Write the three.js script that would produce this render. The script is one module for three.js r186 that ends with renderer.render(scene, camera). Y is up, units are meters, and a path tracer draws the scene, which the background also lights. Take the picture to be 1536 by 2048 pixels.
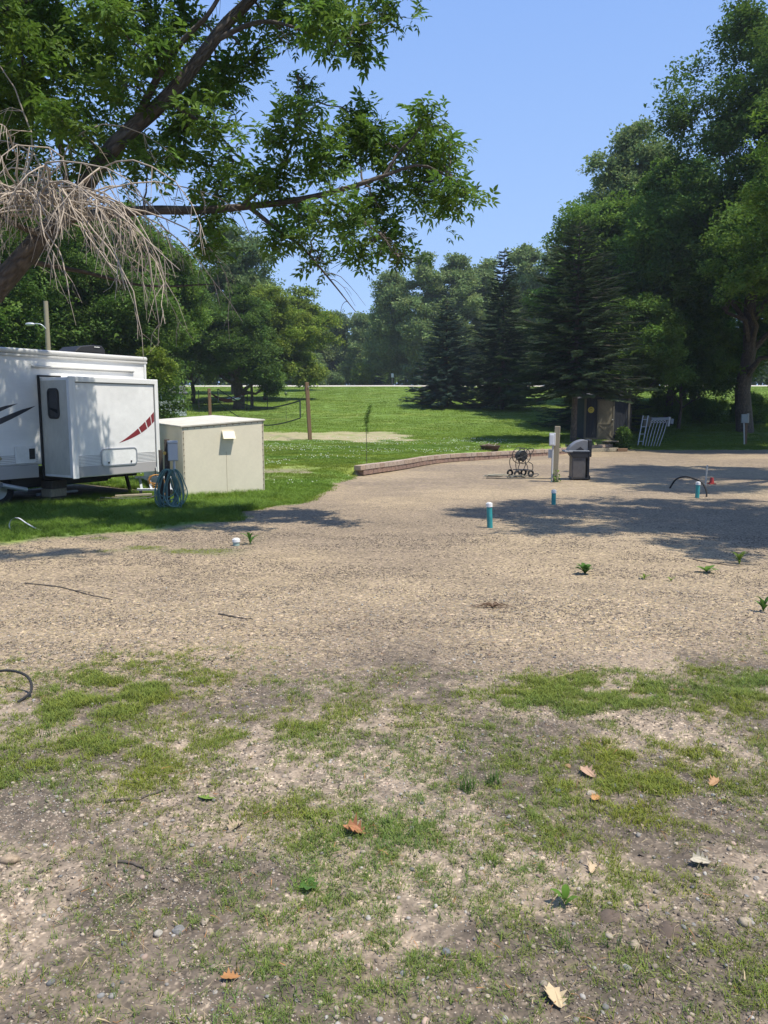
import * as THREE from 'three';
import { mergeGeometries } from 'three/addons/utils/BufferGeometryUtils.js';
import { RoundedBoxGeometry } from 'three/addons/geometries/RoundedBoxGeometry.js';

// ---------------------------------------------------------------- camera, sky, sun, exposure
const scene = new THREE.Scene();
const camera = new THREE.PerspectiveCamera(67.2, 768 / 1024, 0.05, 600);
camera.position.set(0, 1.65, 0);
camera.rotation.x = -7.54 * Math.PI / 180;
const renderer = new THREE.WebGLRenderer({ antialias: true });
renderer.toneMapping = THREE.LinearToneMapping;
renderer.toneMappingExposure = 1.42;
renderer.shadowMap.enabled = true;
const SUN = new THREE.Vector3(0.38, 1, 0.22).normalize();
const sun = new THREE.DirectionalLight(new THREE.Color().setRGB(1, 0.94, 0.83), 4.7);
sun.position.copy(SUN).multiplyScalar(120).add(new THREE.Vector3(0, 0, -40));
sun.target.position.set(0, 0, -40);
sun.castShadow = true;
Object.assign(sun.shadow.camera, { left: -70, right: 70, top: 90, bottom: -90, near: 1, far: 300 });
sun.shadow.mapSize.set(4096, 4096);
scene.add(sun, sun.target);
{ // clear early-summer sky: deep blue overhead, paler towards the horizon, a little brighter round the sun
  const w = 256, h = 128, data = new Float32Array(w * h * 4), v = new THREE.Vector3();
  for (let j = 0; j < h; j++) for (let i = 0; i < w; i++) {
    const el = ((j + 0.5) / h - 0.5) * Math.PI, az = ((i + 0.5) / w - 0.5) * 2 * Math.PI;
    v.set(Math.cos(el) * Math.cos(az), Math.sin(el), Math.cos(el) * Math.sin(az));
    const t = Math.pow(Math.max(0, v.y), 0.62), glow = 0.35 * Math.pow(Math.max(0, v.dot(SUN)), 6);
    const o = (j * w + i) * 4;
    data[o] = 0.43 + (0.075 - 0.43) * t + glow; data[o + 1] = 0.62 + (0.20 - 0.62) * t + glow; data[o + 2] = 0.90 + (0.60 - 0.90) * t + glow; data[o + 3] = 1;
    if (v.y < 0) { data[o] = 0.16; data[o + 1] = 0.17; data[o + 2] = 0.09; }
  }
  const t = new THREE.DataTexture(data, w, h, THREE.RGBAFormat, THREE.FloatType);
  t.mapping = THREE.EquirectangularReflectionMapping; t.magFilter = THREE.LinearFilter; t.minFilter = THREE.LinearFilter; t.needsUpdate = true;
  scene.background = t; scene.environment = t;
  scene.backgroundIntensity = scene.environmentIntensity = 0.93;
  scene.fog = new THREE.FogExp2(new THREE.Color().setRGB(0.75, 0.86, 1), 0.0004);
}

// ---------------------------------------------------------------- helpers
const V = (x, y, z) => new THREE.Vector3(x, y, z);
const rng = (s) => () => { s = (s + 0x6d2b79f5) | 0; let t = Math.imul(s ^ (s >>> 15), 1 | s); t = (t + Math.imul(t ^ (t >>> 7), 61 | t)) ^ t; return ((t ^ (t >>> 14)) >>> 0) / 4294967296; };
const gauss = (r) => (r() + r() + r() + r() - 2) * 0.87;
const lerp = (a, b, t) => a + (b - a) * t, clamp = (x, a = 0, b = 1) => Math.min(b, Math.max(a, x));
const ss = (a, b, x) => { const t = clamp((x - a) / (b - a)); return t * t * (3 - 2 * t); };
const hash = (x, y) => { let h = Math.imul(x, 374761393) + Math.imul(y, 668265263) | 0; h = Math.imul(h ^ (h >>> 13), 1274126177); h ^= h >>> 16; return (h >>> 0) / 4294967296; };
function noise(x, y) {
  const xi = Math.floor(x), yi = Math.floor(y); let u = x - xi, w = y - yi; u = u * u * (3 - 2 * u); w = w * w * (3 - 2 * w);
  const a = hash(xi, yi), b = hash(xi + 1, yi), c = hash(xi, yi + 1), d = hash(xi + 1, yi + 1);
  return a + (b - a) * u + (c - a) * w + (a - b - c + d) * u * w;
}
const fbm = (x, y, n = 4) => { let s = 0, a = 0.5, t = 0; for (let i = 0; i < n; i++) { s += a * noise(x, y); t += a; a *= 0.5; x = x * 2.03 + 17.7; y = y * 2.03 - 9.2; } return s / t; };
const cell = { d: 0, id: 0 };
function cells(x, y) { // nearest of jittered points: distance and a random number of that point
  const xi = Math.floor(x), yi = Math.floor(y); let best = 9, id = 0;
  for (let j = -1; j < 2; j++) for (let i = -1; i < 2; i++) {
    const a = xi + i, b = yi + j, h = hash(a, b), dx = a + h - x, dy = b + hash(b + 71, a - 13) - y, q = dx * dx + dy * dy;
    if (q < best) { best = q; id = h; }
  }
  cell.d = Math.sqrt(best); cell.id = id; return cell;
}
const taken = {};
function numbered(name) { const n = taken[name] = (taken[name] ?? -1) + 1; return n ? name + '_' + String(n).padStart(3, '0') : name; }
function tag(o, label, category, group) { o.userData.label = label; o.userData.category = category; if (group) o.userData.group = group; return o; }
function thing(name, label, category, pos = [0, 0, 0], turn = 0, group) {
  const o = new THREE.Group(); o.name = numbered(name); o.position.set(...pos); o.rotation.y = turn; scene.add(o);
  return tag(o, label, category, group);
}
function part(parent, name, geo, mat, kind) { const m = new THREE.Mesh(geo, mat); m.name = name; if (kind) m.userData.kind = kind; parent.add(m); return m; }
function structure(name, geo, mat) { const m = part(scene, name, geo, mat, 'structure'); return m; }
const mat = (r, g, b, rough = 0.8, extra = {}) => new THREE.MeshPhysicalMaterial({ color: new THREE.Color().setRGB(r, g, b), roughness: rough, ...extra });
const merge = (list) => mergeGeometries(list.map((g) => { const q = g.index ? g.toNonIndexed() : g; for (const k of Object.keys(q.attributes)) if (!['position', 'normal', 'uv'].includes(k)) q.deleteAttribute(k); return q; }));
const place = (g, x = 0, y = 0, z = 0, rx = 0, ry = 0, rz = 0) => g.applyMatrix4(new THREE.Matrix4().compose(V(x, y, z), new THREE.Quaternion().setFromEuler(new THREE.Euler(rx, ry, rz)), V(1, 1, 1)));
const box = (w, h, d, x = 0, y = 0, z = 0, rx = 0, ry = 0, rz = 0, rad = 0.006) => place(new RoundedBoxGeometry(w, h, d, 2, Math.min(rad, w / 2.1, h / 2.1, d / 2.1)), x, y, z, rx, ry, rz);
const cyl = (r0, r1, h, x = 0, y = 0, z = 0, rx = 0, ry = 0, rz = 0, n = 20) => place(new THREE.CylinderGeometry(r1, r0, h, n), x, y, z, rx, ry, rz);
const curve = (pts, closed = false) => new THREE.CatmullRomCurve3(pts.map((p) => V(...p)), closed);
const tube = (pts, r, seg = 24, n = 8, closed = false) => new THREE.TubeGeometry(curve(pts, closed), seg, r, n, closed);
// tapering tube along points (for limbs), appended to the arrays of a Soup
class Soup {
  constructor() { this.p = []; this.n = []; this.u = []; this.i = []; }
  limb(pts, r0, r1, sides = 6, power = 1) {
    const base = this.p.length / 3, t = V(0, 0, 0), up = V(0, 0, 0), s = V(0, 0, 0), q = V(0, 0, 0); let len = 0;
    up.set(0.3, 0.1, 1).normalize();
    for (let k = 0; k < pts.length; k++) {
      const a = pts[Math.max(0, k - 1)], b = pts[Math.min(pts.length - 1, k + 1)];
      t.subVectors(b, a).normalize(); s.crossVectors(t, up).normalize(); up.crossVectors(s, t).normalize();
      if (k) len += pts[k].distanceTo(pts[k - 1]);
      const r = lerp(r0, r1, Math.pow(k / (pts.length - 1), power));
      for (let j = 0; j <= sides; j++) {
        const a = j / sides * Math.PI * 2; q.copy(s).multiplyScalar(Math.cos(a)).addScaledVector(up, Math.sin(a));
        this.p.push(pts[k].x + q.x * r, pts[k].y + q.y * r, pts[k].z + q.z * r); this.n.push(q.x, q.y, q.z); this.u.push(j / sides * Math.max(0.1, r0 * 6), len);
      }
      if (k) for (let j = 0; j < sides; j++) { const o = base + (k - 1) * (sides + 1) + j, o2 = o + sides + 1; this.i.push(o, o2, o + 1, o + 1, o2, o2 + 1); }
    }
  }
  geo() {
    const g = new THREE.BufferGeometry();
    g.setAttribute('position', new THREE.Float32BufferAttribute(this.p, 3)); g.setAttribute('normal', new THREE.Float32BufferAttribute(this.n, 3)); g.setAttribute('uv', new THREE.Float32BufferAttribute(this.u, 2));
    g.setIndex(this.i); return g;
  }
}
const bend = (a, b, sag, r, n = 6, wob = 0.06) => { // a bowed path from a to b
  const L = a.distanceTo(b), out = [];
  for (let k = 0; k <= n; k++) { const t = k / n, m = Math.sin(t * Math.PI); out.push(V(lerp(a.x, b.x, t) + (k && k < n ? (r() - 0.5) * wob * L : 0), lerp(a.y, b.y, t) + sag * m + (k && k < n ? (r() - 0.5) * wob * L : 0), lerp(a.z, b.z, t) + (k && k < n ? (r() - 0.5) * wob * L : 0))); }
  return out;
};
function flatGeo(tris) { // tris: flat list of xyz, three per triangle
  const g = new THREE.BufferGeometry(); g.setAttribute('position', new THREE.Float32BufferAttribute(tris, 3)); g.setAttribute('uv', new THREE.Float32BufferAttribute(new Float32Array(tris.length / 3 * 2), 2)); g.computeVertexNormals(); return g;
}
const _m = new THREE.Matrix4(), _q = new THREE.Quaternion(), _e = new THREE.Euler(), _s = V(1, 1, 1), _p = V(0, 0, 0), _c = new THREE.Color();
function instances(parent, name, geo, material, list, kind = 'stuff') { // list of [x,y,z, rx,ry,rz, scale | [sx,sy,sz], [r,g,b]]
  const im = new THREE.InstancedMesh(geo, material, list.length); im.name = name;
  list.forEach((a, k) => {
    _q.setFromEuler(_e.set(a[3], a[4], a[5], 'YXZ')); Array.isArray(a[6]) ? _s.set(...a[6]) : _s.setScalar(a[6]);
    im.setMatrixAt(k, _m.compose(_p.set(a[0], a[1], a[2]), _q, _s));
    if (a[7]) im.setColorAt(k, _c.setRGB(...a[7]));
  });
  if (kind) im.userData.kind = kind; parent.add(im); return im;
}
function tex(w, h, f, srgb = false, rx = 1, ry = 1) { // f(u, v) -> [r,g,b] 0..1 or one number
  const data = new Uint8Array(w * h * 4);
  for (let j = 0; j < h; j++) for (let i = 0; i < w; i++) { let c = f((i + 0.5) / w, (j + 0.5) / h); if (!Array.isArray(c)) c = [c, c, c]; const o = (j * w + i) * 4; for (let k = 0; k < 3; k++) { let v = clamp(c[k]); if (srgb) v = v <= 0.0031308 ? v * 12.92 : 1.055 * Math.pow(v, 1 / 2.4) - 0.055; data[o + k] = v * 255; } data[o + 3] = 255; }
  const t = new THREE.DataTexture(data, w, h); t.wrapS = t.wrapT = THREE.RepeatWrapping; t.magFilter = THREE.LinearFilter; t.minFilter = THREE.LinearMipmapLinearFilter; t.generateMipmaps = true; t.repeat.set(rx, ry); if (srgb) t.colorSpace = THREE.SRGBColorSpace; t.needsUpdate = true; return t;
}
const wrapNoise = (u, v, n, seed) => { // noise that tiles over the unit square
  const x = u * n, y = v * n, xi = Math.floor(x), yi = Math.floor(y); let a = x - xi, b = y - yi; a = a * a * (3 - 2 * a); b = b * b * (3 - 2 * b);
  const H = (i, j) => hash(((i % n) + n) % n + seed * 57, ((j % n) + n) % n + seed * 131);
  return lerp(lerp(H(xi, yi), H(xi + 1, yi), a), lerp(H(xi, yi + 1), H(xi + 1, yi + 1), a), b);
};

const dirt = (r, g, b, rough, seed, amt = 0.12, rx = 1, ry = 1) => new THREE.MeshPhysicalMaterial({ roughness: rough, map: tex(128, 128, (u, v) => { const k = 1 - amt * (0.9 * wrapNoise(u, v, 6, seed) + 0.7 * wrapNoise(u, v, 24, seed + 1) + 0.4 * wrapNoise(u, v, 96, seed + 2) - 0.4); return [r * k, g * k, b * k]; }, true, rx, ry) });

// ---------------------------------------------------------------- terrain (d is the distance ahead of the camera, z = -d)
const interp = (t, P) => { if (t <= P[0][0]) return P[0][1]; for (let k = 1; k < P.length; k++) if (t <= P[k][0]) return lerp(P[k - 1][1], P[k][1], (t - P[k - 1][0]) / (P[k][0] - P[k - 1][0])); return P[P.length - 1][1]; };
const WALL = [[-0.77, 22.3], [2.06, 28.4], [7.3, 33.7], [11.4, 39], [14, 40], [300, 40]];
const PAD = [[0, 0], [6, 0], [13, -0.1], [20, -0.25], [36, -0.3], [60, -0.3]];
const LAWN = [[0, 0], [12, -0.1], [22, 0], [30, 0.03], [40, 0.12], [50, 0.9], [60, 1.95], [80, 3.5], [100, 4.8], [130, 5.7], [260, 6.5]];
const lawnH = (d) => { const w = d * 0.09; return (interp(d - w, LAWN) + interp(d - w / 2, LAWN) + interp(d, LAWN) + interp(d + w / 2, LAWN) + interp(d + w, LAWN)) / 5; };
const padH = (d) => (interp(d - 2, PAD) + interp(d, PAD) + interp(d + 2, PAD)) / 3;
function gh(x, d) {
  const p = padH(d), l = lawnH(d), wd = interp(x, WALL), ramp = lerp(p, l, ss(14, 22.3, d));
  let step = lerp(p, l, ss(wd + 0.12, wd + 0.24, d));
  step = lerp(step, lerp(p, l, ss(wd - 1, wd + 6, d)), ss(11.2, 13, x));
  return lerp(ramp, step, ss(-1.6, -0.75, x)) + (fbm(x * 0.25 + 40, d * 0.25, 2) - 0.5) * 0.06 * ss(2, 8, d);
}
const EDGE = [[-60, 7.5], [-12, 8.6], [-4.89, 9.85], [-3.58, 10.7], [-2.4, 12.7], [-1.59, 14.7], [-1.1, 19.5], [-0.78, 22.4]];
const bare = (x, d) => { const a = x + 5.15, b = 16.9 - d, u = 0.547 * a - 0.837 * b, v = 0.837 * a + 0.547 * b; return ss(-9, -8.4, u) * (1 - ss(-0.3, 0.5, u)) * ss(-2.9, -2.4, v) * (1 - ss(-0.35, 0.25, v + (fbm(x * 2, d * 2, 2) - 0.5) * 0.6)); }; // worn earth under the camper
function lawnMask(x, d) { // 1 on grass
  if (d > 7 && d < 20 && x < -3.5 && bare(x, d) > 0.5) return 0;
  const n = (fbm(x * 0.9 + 3, d * 0.9, 3) - 0.5);
  if (x < -0.77) return ss(-0.35, 0.5, d - interp(x, EDGE) + n * 2.4);
  const wd = interp(x, WALL);
  return x < 11.5 ? ss(0.15, 0.3, d - wd) : ss(-0.5, 0.6, d - 38.3 + n * 2);
}
function weedMask(x, d) { // thin young grass coming up through the near dirt
  if (d > 6.2) return 0;
  const band = lerp(0.42, 1, ss(2.4, 3.6, d)) * (1 - ss(4.5, 5.25 + (fbm(x * 0.7 + 9, 3, 2) - 0.5) * 1.4, d));
  const side = 0.72 + 0.28 * ss(0.2, 1.6, Math.abs(x + 0.1));
  const n = fbm(x * 1.5 + 5.3, d * 1.9 + 1.7, 4), m = fbm(x * 8 + 3, d * 9, 3);
  return clamp(Math.pow(ss(0.18, 0.82, n), 1.2) * ss(0.26, 0.68, m) * band * side * 1.15);
}
const mossMask = (x, d) => ss(0.5, 0.7, fbm(x * 1.1 + 31, d * 1.4 + 8, 3)) * ss(8.6, 9.4, d) * (1 - ss(10.6, 11.6, d)) * ss(-4.6, -3.6, x) * (1 - ss(-2.2, -1.5, x));
const sandMask = (x, d) => { const n = (fbm(x * 0.8, d * 0.8 + 50, 4) - 0.5) * 5, e = Math.max(Math.abs(x + 4.6) - 6.4, Math.abs(d - 40.4 + x * 0.12) - 3.0) + n * 0.8; return 1 - ss(-0.9, 0.5, e); };
const gravelMask = (x, d) => ss(4.35, 5.35, d + (fbm(x * 0.8 + 2, d * 0.8 + 7, 3) - 0.5) * 2.2);
const relief = (x, d) => { // clods and hollows of the near dirt, flattening out into the raked gravel
  const k = (1 - ss(6.2, 7.6, d)) * (1 - ss(3.9, 4.5, Math.abs(x))), near = 1 - ss(4.2, 5.6, d);
  return k * ((fbm(x * 3, d * 3 + 11, 3) - 0.5) * 0.03 + (Math.abs(fbm(x * 11, d * 11 + 5, 3) - 0.5)) * -0.03 * lerp(0.35, 1, near) + (noise(x * 38, d * 38) - 0.5) * lerp(0.014, 0.009, near));
};
const GY = (x, d) => gh(x, d) + relief(x, d);
// base colour and grain height of the ground at one place; px = metres of one texel
const gc = [0, 0, 0, 0];
function groundAt(x, d, px) {
  let r, g, b, h = 0;
  const big = fbm(x * 0.35 + 7, d * 0.35, 3), mid = fbm(x * 2.1, d * 2.1 + 33, 3), fine = noise(x * 60, d * 60);
  const lm = lawnMask(x, d), gm = gravelMask(x, d);
  // crushed gravel: every grain its own tone
  let q = cells(x * 62, d * 62), id = q.id, dome = 1 - q.d;
  if (px > 0.012) { q = cells(x / px * 0.55, d / px * 0.55); id = lerp(0.5, q.id, 0.75); dome = 1 - q.d; }
  const tone = 0.60 + 0.75 * id * id + (id > 0.965 ? 0.4 : 0) - (id < 0.08 ? 0.3 : 0), warm = (hash(Math.floor(id * 4096), 5) - 0.5);
  const worn = ss(0.35, 0.7, big), dusty = ss(0.4, 0.7, mid);
  let gr = lerp(0.262, 0.350, worn) * tone * lerp(0.94, 1.05, dusty), gg = gr * (0.765 + 0.03 * warm), gb = gr * (0.500 - 0.09 * warm - 0.03 * worn);
  const hg = dome * 0.6 + fine * 0.2;
  // damp earth between: grey-brown, crumbly
  const crumb = fbm(x * 24, d * 24 + 3, 3), pale = ss(0.44, 0.66, fbm(x * 1.3 + 77, d * 1.6, 4));
  let q2 = 0; if (px < 0.012) { const c2 = cells(x * 120, d * 120); q2 = c2.id; }
  const e = lerp(0.105, 0.235, pale) * lerp(0.4, 1.5, crumb) * (0.68 + 0.55 * q2) * (q2 > 0.93 ? 1.7 : 1);
  const er = e * 1.10, eg = e * 0.86, eb = e * 0.62;
  // how much of the earth shows through the gravel here
  const mix = clamp(gm * 0.92 + ss(0.55, 0.75, fbm(x * 4 + 1, d * 4, 3)) * 0.35 * (1 - gm));
  const under = d > 7 && d < 20 && x < -3.5 ? bare(x, d) : 0, spot = under > 0.5 ? 0 : mix > 0.5 ? mix : mix * (id > 0.55 ? 1.6 : 0.4);
  r = lerp(er, gr, clamp(spot)); g = lerp(eg, gg, clamp(spot)); b = lerp(eb, gb, clamp(spot)); h = lerp(crumb * 0.9 + q2 * 0.15, hg, clamp(spot));
  // scattered dark crumbs of soil and bark, in drifts
  const dr = ss(0.5, 0.64, fbm(x * 1.6 + 4, d * 3.2, 3)) , sp = noise(x * 34 + 9, d * 46);
  if (px < 0.02 && sp > 0.80 - dr * 0.10 && d < 16) { const k = 0.75 * ss(0.80 - dr * 0.10, 0.92 - dr * 0.1, sp) * gm; r = lerp(r, 0.062, k); g = lerp(g, 0.047, k); b = lerp(b, 0.034, k); h += 0.15 * k; }
  // thin grass, moss
  const wm = Math.max(weedMask(x, d) * 0.3 * (0.3 + 0.9 * noise(x * 23, d * 23)), mossMask(x, d) * 0.75);
  if (wm > 0) { r = lerp(r, 0.075, wm); g = lerp(g, 0.105, wm); b = lerp(b, 0.024, wm); }
  if (lm > 0) { // turf: thatch and blades, with patches of clover and drier grass
    const t1 = fbm(x * 1.7 + 8, d * 1.7, 3), t2 = fbm(x * 0.22, d * 0.55 + 20, 3), t3 = noise(x * 17 / (1 + px * 30), d * 17 / (1 + px * 30)), dry = ss(0.52, 0.75, fbm(x * 0.4 + 90, d * 0.9, 3));
    const k = lerp(0.75, 1.25, t1) * lerp(0.85, 1.15, t2) * lerp(0.8, 1.2, t3);
    let lr = lerp(0.118, 0.168, dry) * k, lg = lerp(0.192, 0.212, dry) * k, lb = lerp(0.024, 0.034, dry) * k;
    const sm = d > 34 && d < 50 ? sandMask(x, d) : 0;
    if (sm > 0) { const s = clamp(sm * (0.1 + fbm(x * 3, d * 3, 3) * 1.35)); lr = lerp(lr, 0.33, s); lg = lerp(lg, 0.27, s); lb = lerp(lb, 0.165, s); }
    if (d > 17 && d < 23 && x < -0.3 && x > -4.2) { const s = ss(0.52, 0.62, fbm(x * 0.8 + 60, d * 0.8, 3)) * 0.8 * ss(17, 18.4, d) * (1 - ss(21, 22.6, d)); lr = lerp(lr, 0.22, s); lg = lerp(lg, 0.17, s); lb = lerp(lb, 0.115, s); }
    r = lerp(r, lr, lm); g = lerp(g, lg, lm); b = lerp(b, lb, lm); h = lerp(h, t3, lm);
  }
  gc[0] = r; gc[1] = g; gc[2] = b; gc[3] = h; return gc;
}
function tile(name, x0, x1, d0, d1, nx, nd, tw, th, bump = 0, deep = 0) {
  const px = (x1 - x0) / tw, col = new Uint8Array(tw * th * 4), bm = bump ? new Uint8Array(tw * th * 4) : null, enc = (v) => 255 * (v <= 0.0031308 ? v * 12.92 : 1.055 * Math.pow(Math.min(1, v), 1 / 2.4) - 0.055);
  for (let j = 0; j < th; j++) for (let i = 0; i < tw; i++) {
    const c = groundAt(x0 + (i + 0.5) / tw * (x1 - x0), d0 + (j + 0.5) / th * (d1 - d0), px), o = (j * tw + i) * 4;
    col[o] = enc(c[0]); col[o + 1] = enc(c[1]); col[o + 2] = enc(c[2]); col[o + 3] = 255; if (bm) { bm[o] = bm[o + 1] = bm[o + 2] = 255 * clamp(c[3]); bm[o + 3] = 255; }
  }
  const mk = (d) => { const t = new THREE.DataTexture(d, tw, th); t.magFilter = THREE.LinearFilter; t.minFilter = THREE.LinearFilter; t.needsUpdate = true; return t; };
  const m = new THREE.MeshStandardMaterial({ roughness: 0.95, map: mk(col) }); m.map.colorSpace = THREE.SRGBColorSpace;
  if (bm) { m.bumpMap = mk(bm); m.bumpScale = bump; }
  const W = nx + 3, Hn = nd + 3, P = new Float32Array(W * Hn * 3), U = new Float32Array(W * Hn * 2), I = [];
  for (let j = 0; j < Hn; j++) for (let i = 0; i < W; i++) { // the outer ring hangs down as a skirt
    const ii = clamp(i - 1, 0, nx), jj = clamp(j - 1, 0, nd), x = lerp(x0, x1, ii / nx), d = lerp(d0, d1, jj / nd), skirt = i === 0 || j === 0 || i === W - 1 || j === Hn - 1, o = j * W + i;
    P[o * 3] = x; P[o * 3 + 1] = GY(x, d) - (skirt ? 0.15 : 0) - deep; P[o * 3 + 2] = -d; U[o * 2] = ii / nx; U[o * 2 + 1] = jj / nd;
    if (i && j) { const a = o - W - 1, b = o - W, c = o - 1; I.push(a, b, c, b, o, c); }
  }
  const g = new THREE.BufferGeometry(); g.setAttribute('position', new THREE.BufferAttribute(P, 3)); g.setAttribute('uv', new THREE.BufferAttribute(U, 2)); g.setIndex(I);
  const N = new Float32Array(W * Hn * 3), ex = (x1 - x0) / nx, ed = (d1 - d0) / nd; // slopes taken from the height function, so that neighbouring sheets meet without a seam
  for (let o = 0; o < W * Hn; o++) { const x = P[o * 3], d = -P[o * 3 + 2], a = (GY(x - ex, d) - GY(x + ex, d)) / (2 * ex), b = (GY(x, d + ed) - GY(x, d - ed)) / (2 * ed), l = Math.hypot(a, 1, b); N[o * 3] = a / l; N[o * 3 + 1] = 1 / l; N[o * 3 + 2] = b / l; }
  g.setAttribute('normal', new THREE.BufferAttribute(N, 3));
  return structure(name, g, m);
}
tile('ground', -4.6, 4.6, 0.8, 8, 400, 313, 2048, 1603, 0.012);
tile('gravel_pad', -9, 9, 8, 18, 300, 166, 2048, 1138, 0.014);
tile('lawn', -22, 28, 18, 42, 312, 200, 2048, 983, 0.03);
tile('far_lawn', -130, 130, 42, 260, 260, 218, 2048, 1717, 0.06);
tile('ground_001', -40, -4.6, -30, 8, 24, 24, 256, 256); tile('ground_002', 4.6, 40, -30, 8, 24, 24, 256, 256); tile('ground_003', -4.6, 4.6, -30, 0.8, 8, 24, 64, 256);
tile('ground_004', -40, -9, 8, 18, 24, 12, 512, 256); tile('ground_005', 9, 40, 8, 18, 24, 12, 512, 256);
tile('ground_006', -130, -22, 18, 42, 40, 16, 512, 128); tile('ground_007', 28, 130, 18, 42, 40, 16, 512, 128);
{ // gravel road along the far side of the lawn
  const P = [], U = [], I = [], n = 130;
  for (let k = 0; k <= n; k++) for (let s = 0; s < 4; s++) { const x = -130 + 260 * k / n, d = [96.4, 96.6, 100.6, 100.8][s] + Math.sin(x * 0.03) * 0.8 + x * 0.015; P.push(x, gh(x, d) + (s === 0 || s === 3 ? -0.1 : 0.07), -d); U.push(x / 4, d / 4); }
  for (let k = 0; k < n; k++) for (let s = 0; s < 3; s++) { const a = k * 4 + s; I.push(a, a + 4, a + 1, a + 1, a + 4, a + 5); }
  const g = new THREE.BufferGeometry(); g.setAttribute('position', new THREE.Float32BufferAttribute(P, 3)); g.setAttribute('uv', new THREE.Float32BufferAttribute(U, 2)); g.setIndex(I); g.computeVertexNormals();
  structure('road', g, new THREE.MeshStandardMaterial({ roughness: 0.95, map: tex(256, 256, (u, v) => { const k = 0.8 + 0.25 * wrapNoise(u, v, 64, 3) + 0.15 * wrapNoise(u, v, 8, 4); return [0.44 * k, 0.40 * k, 0.34 * k]; }, true) }));
}

// ---------------------------------------------------------------- plant materials and leaf shapes
const leafMat = (r, g, b, through = 0.42, rough = 0.62) => new THREE.MeshPhysicalMaterial({ color: new THREE.Color().setRGB(r, g, b), roughness: Math.max(rough, 0.85), transmission: through, thickness: 0, ior: 1.4, specularIntensity: 0.25, side: THREE.DoubleSide });
const barkMap = tex(128, 512, (u, v) => { const r = Math.abs(wrapNoise(u, v * 0.999, 16, 2) - 0.5) * 2, s = wrapNoise(u, v, 64, 5), k = 0.55 + 0.6 * r + 0.3 * (s - 0.5); return [0.125 * k, 0.100 * k, 0.078 * k]; }, true, 1, 0.5);
const barkBump = tex(128, 512, (u, v) => Math.abs(wrapNoise(u, v, 16, 2) - 0.5) * 1.6 + wrapNoise(u, v, 64, 5) * 0.2, false, 1, 0.5);
const bark = new THREE.MeshStandardMaterial({ map: barkMap, bumpMap: barkBump, bumpScale: 0.03, roughness: 0.95 });
const paleBark = new THREE.MeshStandardMaterial({ map: barkMap, color: new THREE.Color().setRGB(1.5, 1.55, 1.5), bumpMap: barkBump, bumpScale: 0.02, roughness: 0.95 });
function leafTris(out, base, dir, nrm, len, wid, mids = 1, droop = 0.12) { // a pointed leaf folded along its midrib
  const side = V(0, 0, 0).crossVectors(dir, nrm).normalize(), at = (t, s, up) => V(base.x + dir.x * len * t + side.x * wid * s + nrm.x * up, base.y + dir.y * len * t + side.y * wid * s + nrm.y * up - droop * len * t * t, base.z + dir.z * len * t + side.z * wid * s + nrm.z * up);
  const push = (...v) => v.forEach((p) => out.push(p.x, p.y, p.z)), f = wid * 0.22;
  if (mids === 1) { const a = at(0, 0, 0), t = at(1, 0, 0), l = at(0.42, 0.5, f), r = at(0.42, -0.5, f); push(a, t, l, a, r, t); }
  else { const a = at(0, 0, 0), t = at(1, 0, 0), m = at(0.5, 0, 0), l = at(0.28, 0.48, f), l2 = at(0.64, 0.36, f * 0.8), r = at(0.28, -0.48, f), r2 = at(0.64, -0.36, f * 0.8); push(a, m, l, l, m, l2, l2, m, t, a, r, m, r, r2, m, r2, t, m); }
}
function spray(seed, n, leaf, ratio, spread, mids = 1, compound = 0) { // a twig end of leaves about 1 unit wide: leaves along a short stem
  const r = rng(seed), out = [];
  for (let k = 0; k < n; k++) {
    const t = (k + 0.5) / n, yaw = r() * Math.PI * 2, el = (r() - 0.35) * 1.5;
    const dir = V(Math.cos(yaw) * Math.cos(el), Math.sin(el), Math.sin(yaw) * Math.cos(el)), base = V((r() - 0.5) * spread, (t - 0.5) * spread * 0.7, (r() - 0.5) * spread);
    const nrm = V((r() - 0.5) * 0.9, 1, (r() - 0.5) * 0.9).addScaledVector(dir, -dir.y).normalize();
    const s = leaf * (0.7 + 0.5 * r());
    if (!compound) leafTris(out, base, dir, nrm, s, s * ratio, mids);
    else { // one stalk with a leaflet at its end and pairs along it
      const side = V(0, 0, 0).crossVectors(dir, nrm).normalize();
      leafTris(out, base.clone().addScaledVector(dir, s * 1.2), dir, nrm, s, s * ratio, mids, 0.25);
      for (let p = 0; p < compound; p++) for (const q of [-1, 1]) leafTris(out, base.clone().addScaledVector(dir, s * (0.45 + p * 0.6)), dir.clone().multiplyScalar(0.55).addScaledVector(side, q * 0.85).normalize(), nrm, s * 0.85, s * 0.85 * ratio, mids, 0.25);
      const a = base, b = base.clone().addScaledVector(dir, s * 1.25), w = side.clone().multiplyScalar(0.004); out.push(a.x - w.x, a.y, a.z - w.z, b.x, b.y, b.z, a.x + w.x, a.y, a.z + w.z);
    }
  }
  return flatGeo(out);
}
const SPRAY = { mid: [0, 1, 2].map((k) => spray(11 + k, 15, 0.30, 0.55, 0.8)), far: [0, 1, 2].map((k) => spray(31 + k, 12, 0.34, 0.62, 0.85)), box: [0, 1, 2].map((k) => spray(51 + k, 4, 0.27, 0.42, 0.5, 2, 2)), narrow: [0, 1, 2].map((k) => spray(71 + k, 15, 0.36, 0.34, 0.8)) };
const leaves = { deep: leafMat(0.105, 0.182, 0.033), mid: leafMat(0.142, 0.238, 0.038), yellow: leafMat(0.200, 0.270, 0.036), grey: leafMat(0.225, 0.300, 0.110), far: leafMat(0.165, 0.235, 0.085) };
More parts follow.
